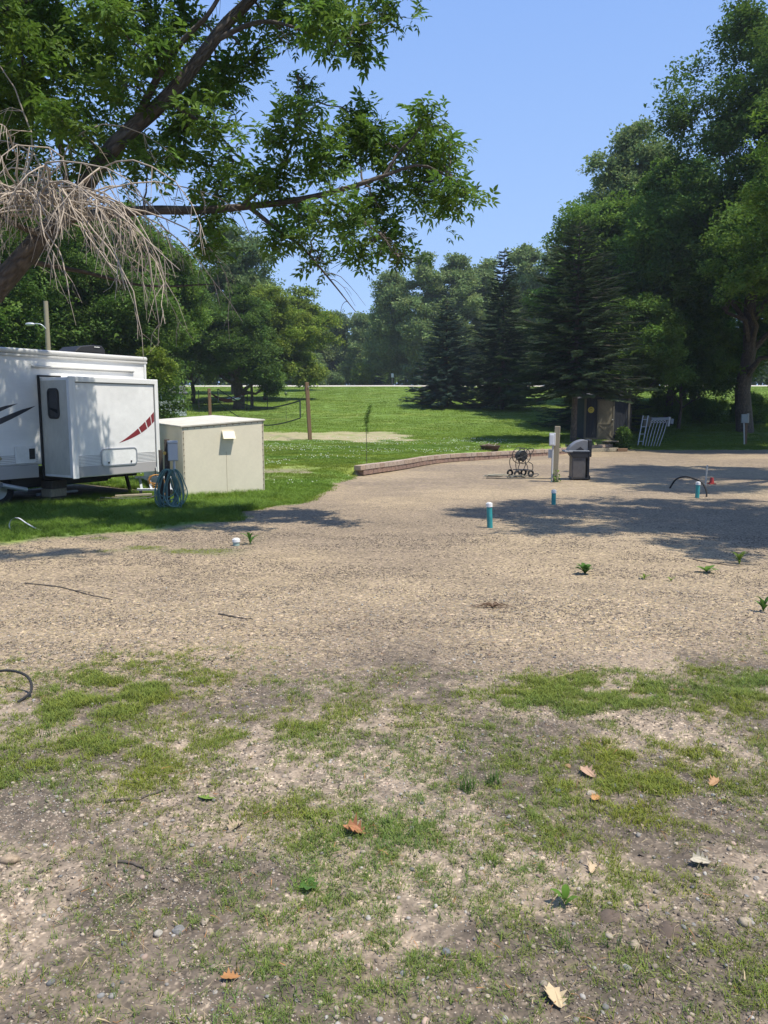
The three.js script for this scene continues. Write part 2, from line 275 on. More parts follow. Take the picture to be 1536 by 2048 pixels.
function crownOf(parent, kind, material, pts, size, r, tint = 0.35) {
  const lists = SPRAY[kind].map(() => []);
  for (const p of pts) {
    const b = (1 - tint / 2 + tint * r()) * (p[4] ?? 1), y = (r() - 0.5) * 0.22;
    lists[Math.floor(r() * lists.length)].push([p[0], p[1], p[2], (r() - 0.5) * 1.3, r() * 6.28, (r() - 0.5) * 1.3, size * (0.7 + 0.6 * r()) * (p[3] ?? 1), [b * (1 + y), b, b * (1 - y)]]);
  }
  lists.forEach((l, k) => l.length && instances(parent, 'crown', SPRAY[kind][k], material, l));
}
// a broadleaf tree: trunk with a limb to every lobe of the crown, twigs to every clump, clumps of leaves
function broadleaf(o) {
  const r = rng(o.seed ?? 1), y0 = gh(o.x, o.d), t = thing(o.name ?? 'tree', o.label, 'tree', [o.x, y0 - 0.05, -o.d], 0, o.group);
  const h = o.h, cb = o.base ?? 0.25, R = o.R, tr = o.tr ?? h * 0.016, lobes = [];
  if (o.lobes) o.lobes.forEach((l) => lobes.push({ c: V(l[0], l[1], l[2]), r: V(l[3], l[4] ?? l[3] * 0.85, l[3]) }));
  else {
    const n = o.n ?? 10;
    for (let k = 0; k < n; k++) {
      const f = (k + 0.5) / n, yy = lerp(cb, 0.9, f), prof = Math.pow(Math.sin(Math.PI * lerp(o.low ?? 0.18, 0.93, f)), 0.75), a = k * 2.4 + r() * 0.9, q = R * prof * 0.55 * (0.6 + 0.6 * r()), rr = R * (0.34 + 0.24 * r()) * lerp(0.65, 1, prof);
      lobes.push({ c: V(Math.cos(a) * q, yy * h, Math.sin(a) * q), r: V(rr, rr * (o.tall ?? 0.8), rr) });
    }
    lobes.push({ c: V(0, h * 0.93, 0), r: V(R * 0.3, h * 0.075, R * 0.3) });
  }
  const wood = new Soup(), lean = o.lean ?? [0, 0], top = h * 0.86, axis = [];
  for (let k = 0; k <= 9; k++) { const f = k / 9; axis.push(V(lean[0] * f * f + (k ? (r() - 0.5) * 0.05 * R : 0), top * f, lean[1] * f * f + (k ? (r() - 0.5) * 0.05 * R : 0))); }
  wood.limb([V(axis[0].x, -0.25, axis[0].z), ...axis.slice(0, 1).map((p) => V(p.x, 0.15, p.z)), ...axis.slice(1)], tr * 1.25, tr * 0.12, 9, 0.8);
  const on = (f) => { const s = clamp(f) * 9, i = Math.min(8, Math.floor(s)); return axis[i].clone().lerp(axis[i + 1], s - i); };
  const pts = [], per = o.per ?? 40, cl = o.clump ?? R * 0.2, total = lobes.reduce((a, l) => a + l.r.x * l.r.x, 0);
  for (const l of lobes) {
    const f = clamp((l.c.y - l.r.y * 0.9) / top - 0.12, cb * 0.55, 0.94), a = on(f), mid = a.clone().lerp(l.c, 0.55).add(V(0, -0.05 * h * r(), 0));
    const path = [a, a.clone().lerp(mid, 0.5).add(V((r() - 0.5) * 0.1 * R, 0.02 * h, (r() - 0.5) * 0.1 * R)), mid, l.c];
    wood.limb(path, tr * 0.42 * (1.1 - f * 0.7), tr * 0.1, 6);
    const nc = Math.max(3, Math.round((o.clumps ?? 110) * l.r.x * l.r.x / total));
    for (let k = 0; k < nc; k++) {
      const u = r() * 2 - 1, az = r() * 6.283, q = Math.pow(r(), 0.42), sq = Math.sqrt(1 - u * u), c = V(l.c.x + Math.cos(az) * sq * l.r.x * q, l.c.y + u * l.r.y * q, l.c.z + Math.sin(az) * sq * l.r.z * q);
      if (c.y < h * 0.06) continue;
      if (k % (o.twig ?? 2) === 0) wood.limb(bend(path[2 + (k & 1)], c, 0.03 * R, r, 3, 0.12), tr * 0.07 + 0.006, 0.004, 4);
      const ct = 0.8 + 0.4 * r(), m = Math.round(per * (0.6 + 0.8 * r())), rc = cl * (0.7 + 0.6 * r());
      for (let j = 0; j < m; j++) pts.push([c.x + gauss(r) * rc, c.y + gauss(r) * rc * 0.55, c.z + gauss(r) * rc, 1, ct]);
    }
  }
  part(t, 'trunk', wood.geo(), o.bark ?? bark);
  crownOf(t, o.kind ?? 'mid', o.leaf ?? leaves.mid, pts, o.size ?? 0.5, r, o.tint ?? 0.4);
  return t;
}
// spruce: whorls of drooping boughs carrying flat needle sprays
const needleSpray = (seed) => { // axis with branchlets to both sides, each a thin needle-covered blade
  const r = rng(seed), out = [];
  const blade = (a, dir, len, w) => { for (let k = 0; k < 2; k++) { const s = k ? V(0, 1, 0) : V(-dir.z, 0, dir.x).normalize(), b = a.clone().addScaledVector(dir, len), m = a.clone().addScaledVector(dir, len * 0.35); out.push(a.x, a.y, a.z, m.x + s.x * w, m.y + s.y * w, m.z + s.z * w, b.x, b.y, b.z, a.x, a.y, a.z, b.x, b.y, b.z, m.x - s.x * w, m.y - s.y * w, m.z - s.z * w); } };
  blade(V(0, 0, 0), V(1, -0.05, 0).normalize(), 1, 0.05);
  for (let k = 0; k < 7; k++) for (const q of [-1, 1]) { const t = 0.08 + k * 0.12, l = (0.62 - t * 0.45) * (0.8 + 0.4 * r()); blade(V(t, 0, 0), V(0.62 + 0.2 * r(), (r() - 0.65) * 0.45, q * (0.7 + 0.2 * r())).normalize(), l, 0.045); }
  return flatGeo(out);
};
const NEEDLE = [needleSpray(5), needleSpray(6)];
function spruce(o) {
  const r = rng(o.seed), y0 = gh(o.x, o.d), t = thing(o.name ?? 'spruce_tree', o.label, 'tree', [o.x, y0 - 0.05, -o.d], 0, o.group), wood = new Soup(), lists = [[], []], h = o.h, R = o.R;
  wood.limb([V(0, -0.2, 0), V(0.02, h * 0.3, 0), V(-0.02, h * 0.7, 0.01), V(0, h, 0)], o.tr ?? h * 0.018, 0.012, 8);
  const b0 = o.base ?? 0.09, n = Math.round(h * (1 - b0) / (o.gap ?? 0.26));
  for (let k = 0; k < n; k++) {
    const f = (k + r() * 0.6) / n, y = lerp(b0 * h, h * 0.985, f), L0 = R * Math.pow(1 - f, o.power ?? 0.85) * lerp(o.skirt ?? 0.8, 1, ss(0, 0.12, f)) + 0.12, m = Math.round(lerp(o.boughs ?? 11, 5, f)), a0 = r() * 6.28;
    for (let j = 0; j < m; j++) {
      const a = a0 + j / m * 6.283 + (r() - 0.5) * 0.5, L = L0 * (0.5 + 0.75 * r() * (0.6 + 0.4 * r()) + 0.12), up = lerp(-0.18, 0.45, f) + (r() - 0.5) * 0.16, c = Math.cos(a), s = Math.sin(a), droop = lerp(o.droop ?? 0.32, 0.05, f) * L;
      const at = (q) => V(c * L * q, y + up * L * q - droop * Math.sin(q * 2.2) + droop * 0.25 * q * q, s * L * q);
      wood.limb([at(0), at(0.35), at(0.7), at(1)], 0.012 + 0.008 * L, 0.004, 4);
      const ns = Math.max(2, Math.round(L / (o.step ?? 0.22)));
      for (let i = 0; i < ns; i++) {
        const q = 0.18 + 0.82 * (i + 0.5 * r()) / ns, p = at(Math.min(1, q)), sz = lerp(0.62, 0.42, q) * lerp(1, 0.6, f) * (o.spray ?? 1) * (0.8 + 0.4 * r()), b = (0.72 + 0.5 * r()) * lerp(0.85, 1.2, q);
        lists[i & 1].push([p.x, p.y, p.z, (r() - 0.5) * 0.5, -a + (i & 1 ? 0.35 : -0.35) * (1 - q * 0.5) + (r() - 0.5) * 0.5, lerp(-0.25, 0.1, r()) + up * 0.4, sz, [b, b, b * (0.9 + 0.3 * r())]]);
      }
    }
  }
  part(t, 'trunk', wood.geo(), bark);
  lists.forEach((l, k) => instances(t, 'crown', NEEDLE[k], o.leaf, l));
  return t;
}
const needleDark = leafMat(0.070, 0.105, 0.046, 0.2), needleBlue = leafMat(0.088, 0.135, 0.092, 0.2);

// ---------------------------------------------------------------- trees, from the near overhanging one to the far wood
{ // the leaning ash-leaved maple at the left, its limbs reaching across the picture
  const r = rng(4), t = thing('overhanging_maple', 'large leaning maple with long limbs arching over the white camper', 'tree', [-7.6, gh(-7.6, 10.5) - 0.05, -10.5]);
  const o = V(-7.6, gh(-7.6, 10.5) - 0.05, -10.5), L = (pts, dz = 0) => pts.map((p, k) => V(p[0], p[1], -(p[2] ?? 11) + dz).sub(o));
  const wood = new Soup();
  const smooth = (pts, n) => new THREE.CatmullRomCurve3(pts).getPoints(n);
  const main = smooth(L([[-7.6, -0.3, 10.5], [-7.2, 0.9, 10.6], [-6.6, 1.95, 10.8], [-5.77, 2.89], [-5.32, 3.37], [-4.81, 3.9], [-4.37, 4.33], [-4.15, 4.59], [-3.64, 5.21], [-2.95, 5.78], [-2.53, 6.22], [-2.11, 6.72], [-1.77, 7.03], [-1.37, 7.5], [-0.84, 8.2], [-0.3, 9.2]]), 60);
  wood.limb(main, 0.20, 0.04, 14, 0.9);
  const limbs = [
    [[[-4.45, 4.25, 11], [-3.82, 4.31], [-3.2, 4.36], [-2.52, 4.36], [-1.97, 4.4], [-1.15, 4.5], [-0.46, 4.66], [0, 4.81], [0.49, 4.95], [0.9, 4.85, 11.2]], 0.078, 0.012],
    [[[-1.84, 4.4], [-1.43, 4.08], [-1.16, 3.9], [-0.75, 3.44], [-0.39, 3.0]], 0.035, 0.005],
    [[[-3.4, 5.4], [-3.15, 5.78, 10.9], [-2.94, 6.04, 10.8], [-2.59, 6.41, 10.7], [-2.25, 6.66, 10.6], [-1.91, 7.1, 10.5]], 0.06, 0.02],
    [[[-2.32, 6.5], [-1.65, 6.71, 10.9], [-1.12, 6.54, 10.7], [-0.7, 6.25, 10.6]], 0.04, 0.006],
    [[[-6.4, 2.2, 10.8], [-6.3, 4.2, 10.6], [-5.9, 5.8, 10.8], [-5.5, 6.6, 11], [-5.09, 6.91, 11], [-4.68, 7.06, 11], [-4.0, 7.6, 11], [-3.2, 8.6, 11]], 0.16, 0.03],
    [[[-4.3, 4.5], [-4.44, 5.47], [-4.75, 6.04], [-4.91, 6.8]], 0.05, 0.012],
    [[[-0.87, 4.55], [-0.47, 4.3], [-0.05, 4.04], [0.22, 3.7]], 0.022, 0.005],
    [[[0, 4.81], [0.22, 5.14], [0.42, 5.34], [0.55, 5.59]], 0.022, 0.006],
    [[[-1.97, 4.4], [-1.41, 4.89], [-1.2, 5.4], [-1.15, 6.1]], 0.03, 0.006],
    [[[-4.6, 4.0], [-4.9, 4.1, 10.6], [-5.6, 4.6, 10.9], [-6.3, 5.2, 11.2]], 0.05, 0.01],
    [[[-2.95, 5.78], [-2.4, 5.5, 11.3], [-2.1, 5.1, 11.3]], 0.03, 0.006],
    [[[-5.6, 6.4, 11], [-4.7, 7.6, 9.6], [-3.1, 8.1, 7.8], [-1.2, 8.4, 6.8]], 0.05, 0.012],
    [[[-5.0, 3.7], [-4.4, 3.65, 11.6], [-3.6, 3.5, 11.9], [-2.6, 3.55, 12.1]], 0.04, 0.008],
  ];
  const anchors = [...main.slice(18)];
  for (const [p, a, b] of limbs) { const s = smooth(L(p), 24); wood.limb(s, a, b, 9); anchors.push(...s.slice(3)); }
  const clumps = [[-4.64, 6.14, 10.5, .61], [-4.46, 6.75, 11.2, .58], [-4.68, 5.58, 10.8, .56], [-4.25, 6.28, 11.3, .51], [-5.26, 5.27, 11.4, .44], [-3.46, 6.42, 10.1, .39], [-3.92, 5.12, 10, .32], [-3.34, 7.02, 11.8, .54], [-3.35, 5.82, 10.6, .41], [-2.79, 6.14, 10.5, .34], [-3.74, 5.67, 12.2, .48], [-4, 4.95, 11, .36], [-2.83, 7.16, 11.8, .38], [-3.18, 4.95, 11, .32], [-2.56, 5.93, 11.4, .52], [-2.08, 5.1, 10.3, .4], [-2.93, 5.34, 11.4, .44], [-2.3, 6.46, 11.9, .42], [-2.41, 5.01, 11.2, .29], [-1.89, 6.54, 11.6, .38], [-1.45, 6.89, 11.5, .45], [-.72, 6.36, 10.1, .46], [-.34, 6.78, 11.7, .38], [-.05, 6.99, 11.3, .37], [-1.37, 5.11, 10.7, .42], [-1.04, 5.27, 10.1, .29], [-1.18, 6.26, 11.9, .22], [-.87, 4.95, 11, .43], [-.49, 5.34, 11.6, .45], [-.35, 5.85, 11.9, .31], [-.06, 5.4, 11.6, .45], [.46, 5.6, 12, .47], [.58, 5.53, 10.9, .18], [.82, 5.19, 11.8, .46], [.9, 4.5, 11, .39], [.39, 4.92, 12.1, .47], [-.06, 4.59, 11.9, .46], [-.43, 4.05, 10.2, .33], [-.82, 4.01, 10.3, .27], [-1.74, 4.55, 10.5, .37], [-2.54, 4.85, 12.1, .35], [-1.42, 4.63, 11, .32], [.93, 5.34, 11.4, .26], [1.09, 4.51, 10.7, .18], [-2.41, 4.19, 11.1, .32], [-2.49, 3.8, 10.8, .25], [-1.4, 3.93, 10.8, .32], [-.91, 3.76, 11.3, .29], [-.34, 3.83, 11.3, .31], [.09, 4.18, 12, .31], [.23, 3.8, 11.5, .19], [-1.26, 4.54, 12, .31], [-5.23, 4.87, 11.9, .46], [-5.8, 4.59, 12.2, .48], [-5.82, 5.97, 11.5, .75], [-5.2, 6.45, 10.4, .67],
    [-4.9, 7.4, 11, .8], [-3.9, 7.9, 11, .8], [-2.9, 8.2, 11.2, .8], [-1.9, 8.1, 11, .7], [-1.0, 8.2, 11.3, .7], [-.2, 8.4, 11.2, .6], [-6.4, 6.9, 11, .9], [-7.2, 5.9, 10.6, .9], [-7.4, 7.6, 11, 1], [-5.6, 8.6, 11, 1], [-4, 9.2, 11, 1], [-2.2, 9.3, 11.4, .9], [-.6, 9.4, 11.4, .7], [-6.6, 5.2, 12.2, .7], [-7.6, 6.6, 12.4, .9], [-6, 7.6, 12.6, .9], [-1, 7.4, 12.2, .5], [-.3, 7.6, 10.6, .4], [.5, 7.5, 11.4, .3], [-1.6, 7.4, 10.4, .5],
    [-3.7, 7.0, 13.1, .5], [-4.4, 7.1, 12.7, .6], [-5.2, 6.9, 12.7, .6], [-4.7, 6.1, 13.1, .45], [-3.3, 6.3, 13.4, .3], [-6.1, 6.4, 13.0, .7], [-5.6, 7.9, 13.2, .7], [-4.2, 8.2, 13.2, .5], [-6.8, 7.5, 12.9, .7], [-3.3, 8.3, 7.6, .5], [-2.5, 8.2, 7.0, .45], [-1.4, 8.5, 6.9, .4], [-4.2, 8.2, 8.2, .5], [-0.6, 8.4, 7.2, .3]];
  const pts = [];
  for (const c of clumps) {
    const p = V(c[0], c[1], -c[2]).sub(o); let best = anchors[0], bd = 1e9;
    for (const a of anchors) { const q = a.distanceTo(p) + Math.max(0, a.y - p.y) * 0.3; if (q < bd) { bd = q; best = a; } }
    wood.limb(bend(best, p, 0.04, r, 6, 0.08), 0.016, 0.006, 5);
    const n = Math.round(23 * Math.pow(c[3] / 0.4, 2.1));
    for (let k = 0; k < 7; k++) { const e = p.clone().add(V(gauss(r) * c[3] * 1.3, gauss(r) * c[3] * 1.1, gauss(r) * c[3] * 1.3)); wood.limb(bend(p, e, 0.02, r, 3, 0.1), 0.006, 0.002, 4); for (let j = 0; j < n / 12; j++) { const s = 0.4 + 0.6 * r(), q = p.clone().lerp(e, s); pts.push([q.x + gauss(r) * 0.07, q.y + gauss(r) * 0.07, q.z + gauss(r) * 0.07, 1, 0.85 + 0.3 * r()]); } }
    for (let k = 0; k < n * 0.62; k++) pts.push([p.x + gauss(r) * c[3] * 0.95, p.y + gauss(r) * c[3] * 0.8, p.z + gauss(r) * c[3] * 0.95, 1, 0.85 + 0.3 * r()]);
  }
  // thin bare twigs drooping from the limb ends
  for (let k = 0; k < 150; k++) {
    const a = anchors[Math.floor(r() * anchors.length)], l = 0.35 + 0.8 * r(), dx = (r() - 0.25) * 0.8 * l, pts2 = [a.clone()]; let x = 0, y = 0, z = 0;
    if (a.x + o.x < -3 && r() < 0.6) continue;
    for (let i = 1; i <= 5; i++) { x += dx / 5 + (r() - 0.5) * 0.06; y += lerp(0.08, -0.36, i / 5) * l / 2; z += (r() - 0.5) * 0.12; pts2.push(V(a.x + x, a.y + y, a.z + z)); }
    wood.limb(pts2, 0.006, 0.0018, 4);
    if (r() < 0.7) wood.limb(bend(pts2[3], pts2[3].clone().add(V((r() - 0.3) * 0.3, -0.2 * r() - 0.05, (r() - 0.5) * 0.3)), 0.03, r, 3), 0.003, 0.0015, 3);
  }
  part(t, 'trunk', wood.geo(), bark);
  crownOf(t, 'box', leafMat(0.125, 0.215, 0.030, 0.5), pts, 0.43, r, 0.5);
  // dead grey branches hanging from the fork
  const grey = mat(0.36, 0.30, 0.235, 0.95), fork = V(-4.35, 4.2, -10.2).sub(o);
  for (let k = 0; k < 70; k++) {
    const s = new Soup(), a0 = fork.clone().add(V((r() - 0.55) * 1.1, (r() - 0.5) * 0.25, (r() - 0.3) * 0.5)), out = (k / 70 - 0.42) * 2.4 + (r() - 0.5) * 0.7, len = 1.2 + 1.7 * r(), p = [a0]; let d = V(out * 0.85, 0.15 + 0.6 * r(), (r() - 0.3) * 0.7).normalize(), q = a0.clone();
    for (let i = 0; i < 9; i++) { d.x += (r() - 0.5) * 0.75; d.y -= 0.17 + 0.3 * (r() - 0.25); d.z += (r() - 0.5) * 0.7; d.normalize(); q = q.clone().addScaledVector(d, len / 8); p.push(q); }
    s.limb(p, 0.012 + 0.008 * r(), 0.0035, 5);
    for (let i = 2; i < 9; i++) for (let rep = 0; rep < 2; rep++) if (r() < 0.6) { const b = p[i], e = d.clone().add(V((r() - 0.5) * 1.6, -0.3 - r() * 0.5, (r() - 0.5) * 1.2)).normalize(), l = 0.15 + 0.4 * r(), m = b.clone().addScaledVector(e, l * 0.5).add(V((r() - 0.5) * 0.06, 0.02, 0)), f = b.clone().addScaledVector(e, l).add(V(0, -0.05, 0)); s.limb([b, m, f], 0.0055, 0.002, 4); if (r() < 0.6) s.limb([m, m.clone().add(V((r() - 0.5) * 0.2, -0.12 * r(), (r() - 0.5) * 0.1)), m.clone().add(V((r() - 0.5) * 0.3, -0.25 * r(), (r() - 0.5) * 0.2))], 0.0035, 0.0015, 3); }
    part(t, 'dead_branch', s.geo(), grey);
  }
}
// right of the gravel pad: two shade trees whose trunks stand outside the picture
broadleaf({ seed: 21, name: 'shade_tree', label: 'leafy tree whose boughs enter at the upper right edge of the sky', x: 15.3, d: 21.5, h: 17, R: 6, tr: 0.32, kind: 'narrow', leaf: leaves.mid, clumps: 270, per: 32, clump: 0.55, size: 0.4, twig: 1,
  lobes: [[-2.4, 8.6, 0.4, 2.5], [-4.1, 8.3, 0.3, 1.5, 1.2], [-3.0, 11.6, 0.3, 2.2], [-0.4, 12.8, 0, 3.2], [0.6, 8.2, 0, 3.6, 3], [-1.4, 6.6, 1.3, 1.9], [2.6, 10, 1, 3.4], [-3.3, 6.4, -0.4, 1.3, 1.0], [0, 15.3, 0, 2.2], [2, 7, 2, 2.6], [-4.9, 7.4, 0.2, 0.8], [-1.6, 14.6, 0.4, 1.6], [-4.2, 9, 4.6, 1.8, 1.2], [-3.6, 10.5, 5.6, 1.7, 1.2], [-5.2, 8.6, 3.4, 1.4, 1.0], [-4.5, 12, 3, 1.9, 1.4]] });
broadleaf({ seed: 22, name: 'shade_tree', label: 'nearest shade tree, only its lowest leaves hang in at the top right corner', x: 9.6, d: 9.4, h: 12.5, R: 4.6, tr: 0.26, kind: 'narrow', leaf: leaves.mid, clumps: 115, per: 32, clump: 0.5, size: 0.42,
  lobes: [[-2.0, 8.6, -0.6, 2.3, 1.6], [-3.6, 8.6, -0.8, 1.5, 1.1], [-0.4, 9.6, -1.2, 2.4], [0.6, 8.4, 0.6, 2.3], [-1.6, 8.2, 1.0, 1.7, 1.2], [-0.2, 11.2, 0, 1.9], [1.4, 7.8, -1.6, 2.0], [-2.2, 8.4, -3.0, 1.5, 1.1], [0, 7.6, -3.4, 1.8, 1.3], [-4.2, 9.3, -1.8, 1.3, 0.9], [-3.4, 9.6, -3.4, 1.3, 0.9]] });
// middle right
broadleaf({ seed: 33, name: 'shade_tree', label: 'leafy tree at the right edge whose boughs hang over the meter stand', x: 20.6, d: 36.5, h: 15, R: 5.4, tr: 0.3, leaf: leaves.mid, clumps: 170, per: 40, clump: 0.8, size: 0.62, base: 0.42, low: 0.3 });
const bigTrunk = broadleaf({ seed: 23, name: 'oak_tree', label: 'massive tree with thick dark furrowed trunk behind the post-mounted meter box', x: 20.8, d: 44.7, h: 25, R: 9, tr: 0.46, kind: 'mid', leaf: leaves.deep, clumps: 230, per: 40, clump: 0.95, size: 0.8,
  lobes: [[-3.0, 9.2, 1, 2.8, 2.0], [-3.4, 12.2, 1.4, 2.6], [-1.4, 14.5, 2, 3.4], [1.5, 12, 1, 4.6], [-2.8, 17, 0, 2.8], [0.6, 20, 0, 4.4], [5, 15, 0, 5], [-1.4, 9, 3.0, 2.6], [3.6, 9.4, 2.5, 3.2], [-4.8, 9.6, 0.5, 1.7, 1.2], [2, 6.8, 3, 2.2, 1.4]] });
broadleaf({ seed: 24, label: 'broad mid-green tree between the tall dark spruce and the massive trunk', name: 'maple_tree', x: 14.6, d: 52, h: 14.2, R: 5.4, tr: 0.26, leaf: leaves.mid, clumps: 190, per: 46, clump: 0.95, size: 0.8, base: 0.22, low: 0.3 });
broadleaf({ seed: 25, label: 'rounded green tree crowding up behind the ladder-like metal rack', name: 'maple_tree', x: 17.6, d: 48, h: 15.5, R: 4.8, tr: 0.24, leaf: leaves.mid, clumps: 180, per: 46, clump: 0.9, size: 0.8, base: 0.24, low: 0.28 });
broadleaf({ seed: 26, label: 'tall airy tree rising highest in the middle of the right-hand wood', name: 'ash_tree', x: 19.0, d: 62, h: 21.5, R: 4.4, tr: 0.26, leaf: leaves.grey, kind: 'far', clumps: 150, per: 30, clump: 0.95, size: 0.8, base: 0.45, low: 0.3, bark });
broadleaf({ seed: 27, label: 'dark slim-trunked tree just beside the massive furrowed trunk', name: 'ash_tree', x: 19.6, d: 51, h: 14.5, R: 4, tr: 0.18, leaf: leaves.deep, clumps: 120, per: 44, clump: 0.9, size: 0.8, base: 0.3 });
broadleaf({ seed: 28, label: 'dark tree at the right edge with its crown cut off by the picture', name: 'ash_tree', x: 27, d: 52, h: 16, R: 5.2, tr: 0.24, leaf: leaves.deep, clumps: 130, per: 44, clump: 1.1, size: 0.9, base: 0.22 });
broadleaf({ seed: 29, label: 'tree standing deep in the right-hand wood behind the rack and meter post', name: 'ash_tree', x: 25, d: 63, h: 18, R: 6, tr: 0.26, leaf: leaves.deep, kind: 'far', clumps: 130, per: 44, clump: 1.2, size: 1.0, base: 0.2 });
broadleaf({ seed: 30, label: 'low leafy understory tree hanging over the dark shed roof', name: 'elm_tree', x: 13.6, d: 43.2, h: 7.8, R: 3.3, tr: 0.1, leaf: leaves.mid, clumps: 100, per: 40, clump: 0.6, size: 0.6, base: 0.45, low: 0.35 });
broadleaf({ seed: 38, label: 'understory tree with low spreading leaves right of the metal rack', name: 'elm_tree', x: 17.4, d: 45.8, h: 7, R: 3.2, tr: 0.1, leaf: leaves.deep, clumps: 100, per: 44, clump: 0.65, size: 0.6, base: 0.36, low: 0.3 });
for (const [x, d, h, R, s, label] of [[14.9, 46.5, 1.5, 1.3, 40, 'leafy shrub in deep shade just right of the dark shed'], [17.6, 48.8, 1.6, 1.7, 41, 'dark shrub filling the gap behind the metal rack'], [20.0, 49.2, 1.5, 1.7, 42, 'dark shrub between the rack and the massive trunk'], [23.0, 48.8, 1.6, 1.6, 43, 'shrub right of the massive furrowed trunk at the picture edge'], [12.05, 38.95, 1.0, 0.24, 44, 'small vine-like shrub climbing the dark shed beside its door']])
  broadleaf({ seed: s, name: 'shrub', label, x, d, h, R, tr: 0.03, leaf: leaves.mid, clumps: 46, per: 34, clump: R * 0.24, size: 0.42, base: 0.2, n: 7, group: 'shrubs under the trees at the right' }).userData.category = 'shrub';
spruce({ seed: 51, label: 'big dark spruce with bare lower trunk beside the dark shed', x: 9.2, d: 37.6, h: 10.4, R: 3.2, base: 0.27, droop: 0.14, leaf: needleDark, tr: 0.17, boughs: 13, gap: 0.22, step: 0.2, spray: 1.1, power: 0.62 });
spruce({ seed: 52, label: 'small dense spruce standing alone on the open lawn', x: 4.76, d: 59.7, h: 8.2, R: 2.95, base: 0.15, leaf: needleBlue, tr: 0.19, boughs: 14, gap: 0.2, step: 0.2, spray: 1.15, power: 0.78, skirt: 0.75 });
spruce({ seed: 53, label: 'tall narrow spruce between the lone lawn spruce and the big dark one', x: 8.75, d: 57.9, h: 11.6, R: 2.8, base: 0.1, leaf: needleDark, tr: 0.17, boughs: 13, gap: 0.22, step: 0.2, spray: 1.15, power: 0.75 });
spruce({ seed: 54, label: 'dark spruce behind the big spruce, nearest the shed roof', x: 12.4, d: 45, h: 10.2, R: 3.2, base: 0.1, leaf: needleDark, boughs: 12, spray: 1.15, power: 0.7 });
// the wood beyond the road
[[785, 1.2, 112, 15.6, 3.6], [850, 5.7, 108, 17.3, 4.4], [915, 10.4, 110, 18.2, 4.2], [965, 14.6, 114, 17.6, 3.4], [1040, 18.4, 105, 18.4, 4.2], [1100, 21.8, 101, 17.4, 3.8], [1180, 29, 108, 18, 5], [1260, 37, 108, 17, 5], [1340, 44, 110, 18, 5.4]].forEach(([, x, d, h, R], k) =>
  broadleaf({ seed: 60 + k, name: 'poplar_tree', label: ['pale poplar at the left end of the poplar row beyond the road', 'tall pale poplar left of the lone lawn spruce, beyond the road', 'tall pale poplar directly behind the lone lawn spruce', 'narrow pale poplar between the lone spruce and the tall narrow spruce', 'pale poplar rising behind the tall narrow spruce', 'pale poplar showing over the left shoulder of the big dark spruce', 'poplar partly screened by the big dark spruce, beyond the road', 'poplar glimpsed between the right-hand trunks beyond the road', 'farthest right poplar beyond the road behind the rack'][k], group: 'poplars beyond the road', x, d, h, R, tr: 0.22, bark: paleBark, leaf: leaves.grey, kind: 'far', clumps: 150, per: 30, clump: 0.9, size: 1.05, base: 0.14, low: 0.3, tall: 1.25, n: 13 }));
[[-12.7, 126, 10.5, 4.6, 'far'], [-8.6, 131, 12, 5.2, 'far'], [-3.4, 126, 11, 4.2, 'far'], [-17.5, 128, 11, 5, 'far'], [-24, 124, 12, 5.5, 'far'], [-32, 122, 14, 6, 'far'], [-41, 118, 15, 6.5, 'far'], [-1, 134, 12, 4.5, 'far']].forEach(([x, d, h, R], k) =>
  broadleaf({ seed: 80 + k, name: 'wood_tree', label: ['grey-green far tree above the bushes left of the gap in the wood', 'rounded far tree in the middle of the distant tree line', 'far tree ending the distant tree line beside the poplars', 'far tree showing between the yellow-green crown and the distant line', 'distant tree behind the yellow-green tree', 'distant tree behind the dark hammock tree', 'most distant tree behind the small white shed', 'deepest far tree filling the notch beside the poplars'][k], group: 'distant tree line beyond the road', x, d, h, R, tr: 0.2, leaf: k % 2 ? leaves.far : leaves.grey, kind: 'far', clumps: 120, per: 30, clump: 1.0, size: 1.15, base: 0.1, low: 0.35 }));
[[-3.0, 112, 2.6, 1.9, 1, 'round bright green bush nearest the poplars beyond the road'], [-16.4, 113, 2.4, 1.7, 0, 'green bush beside the far white post beyond the road'], [-9.9, 111, 1.7, 1.9, 2, 'grey-green juniper-like bush in the middle beyond the road'], [-12.9, 112, 1.5, 1.5, 2, 'left low grey bush beyond the road'], [-7.0, 112, 1.3, 1.2, 2, 'lowest grey bush beside the round bright one beyond the road'], [5.6, 112, 3.0, 2.4, 0, 'dark thicket bush under the poplars left of the lone spruce']].forEach(([x, d, h, R, c, label], k) =>
  broadleaf({ seed: 100 + k, name: 'bush', label, group: 'bushes beyond the road', x, d, h, R, tr: 0.05, leaf: [leaves.mid, leaves.yellow, leaves.far][c], kind: 'far', clumps: 45, per: 26, clump: R * 0.26, size: 0.7, base: 0.18, n: 7 }).userData.category = 'bush');
spruce({ seed: 110, label: 'small blue-green spruce by the road beside the round bright bush', x: -1.6, d: 116, h: 4.6, R: 1.6, leaf: needleBlue, base: 0.04, step: 0.34, gap: 0.36, spray: 1.5 });
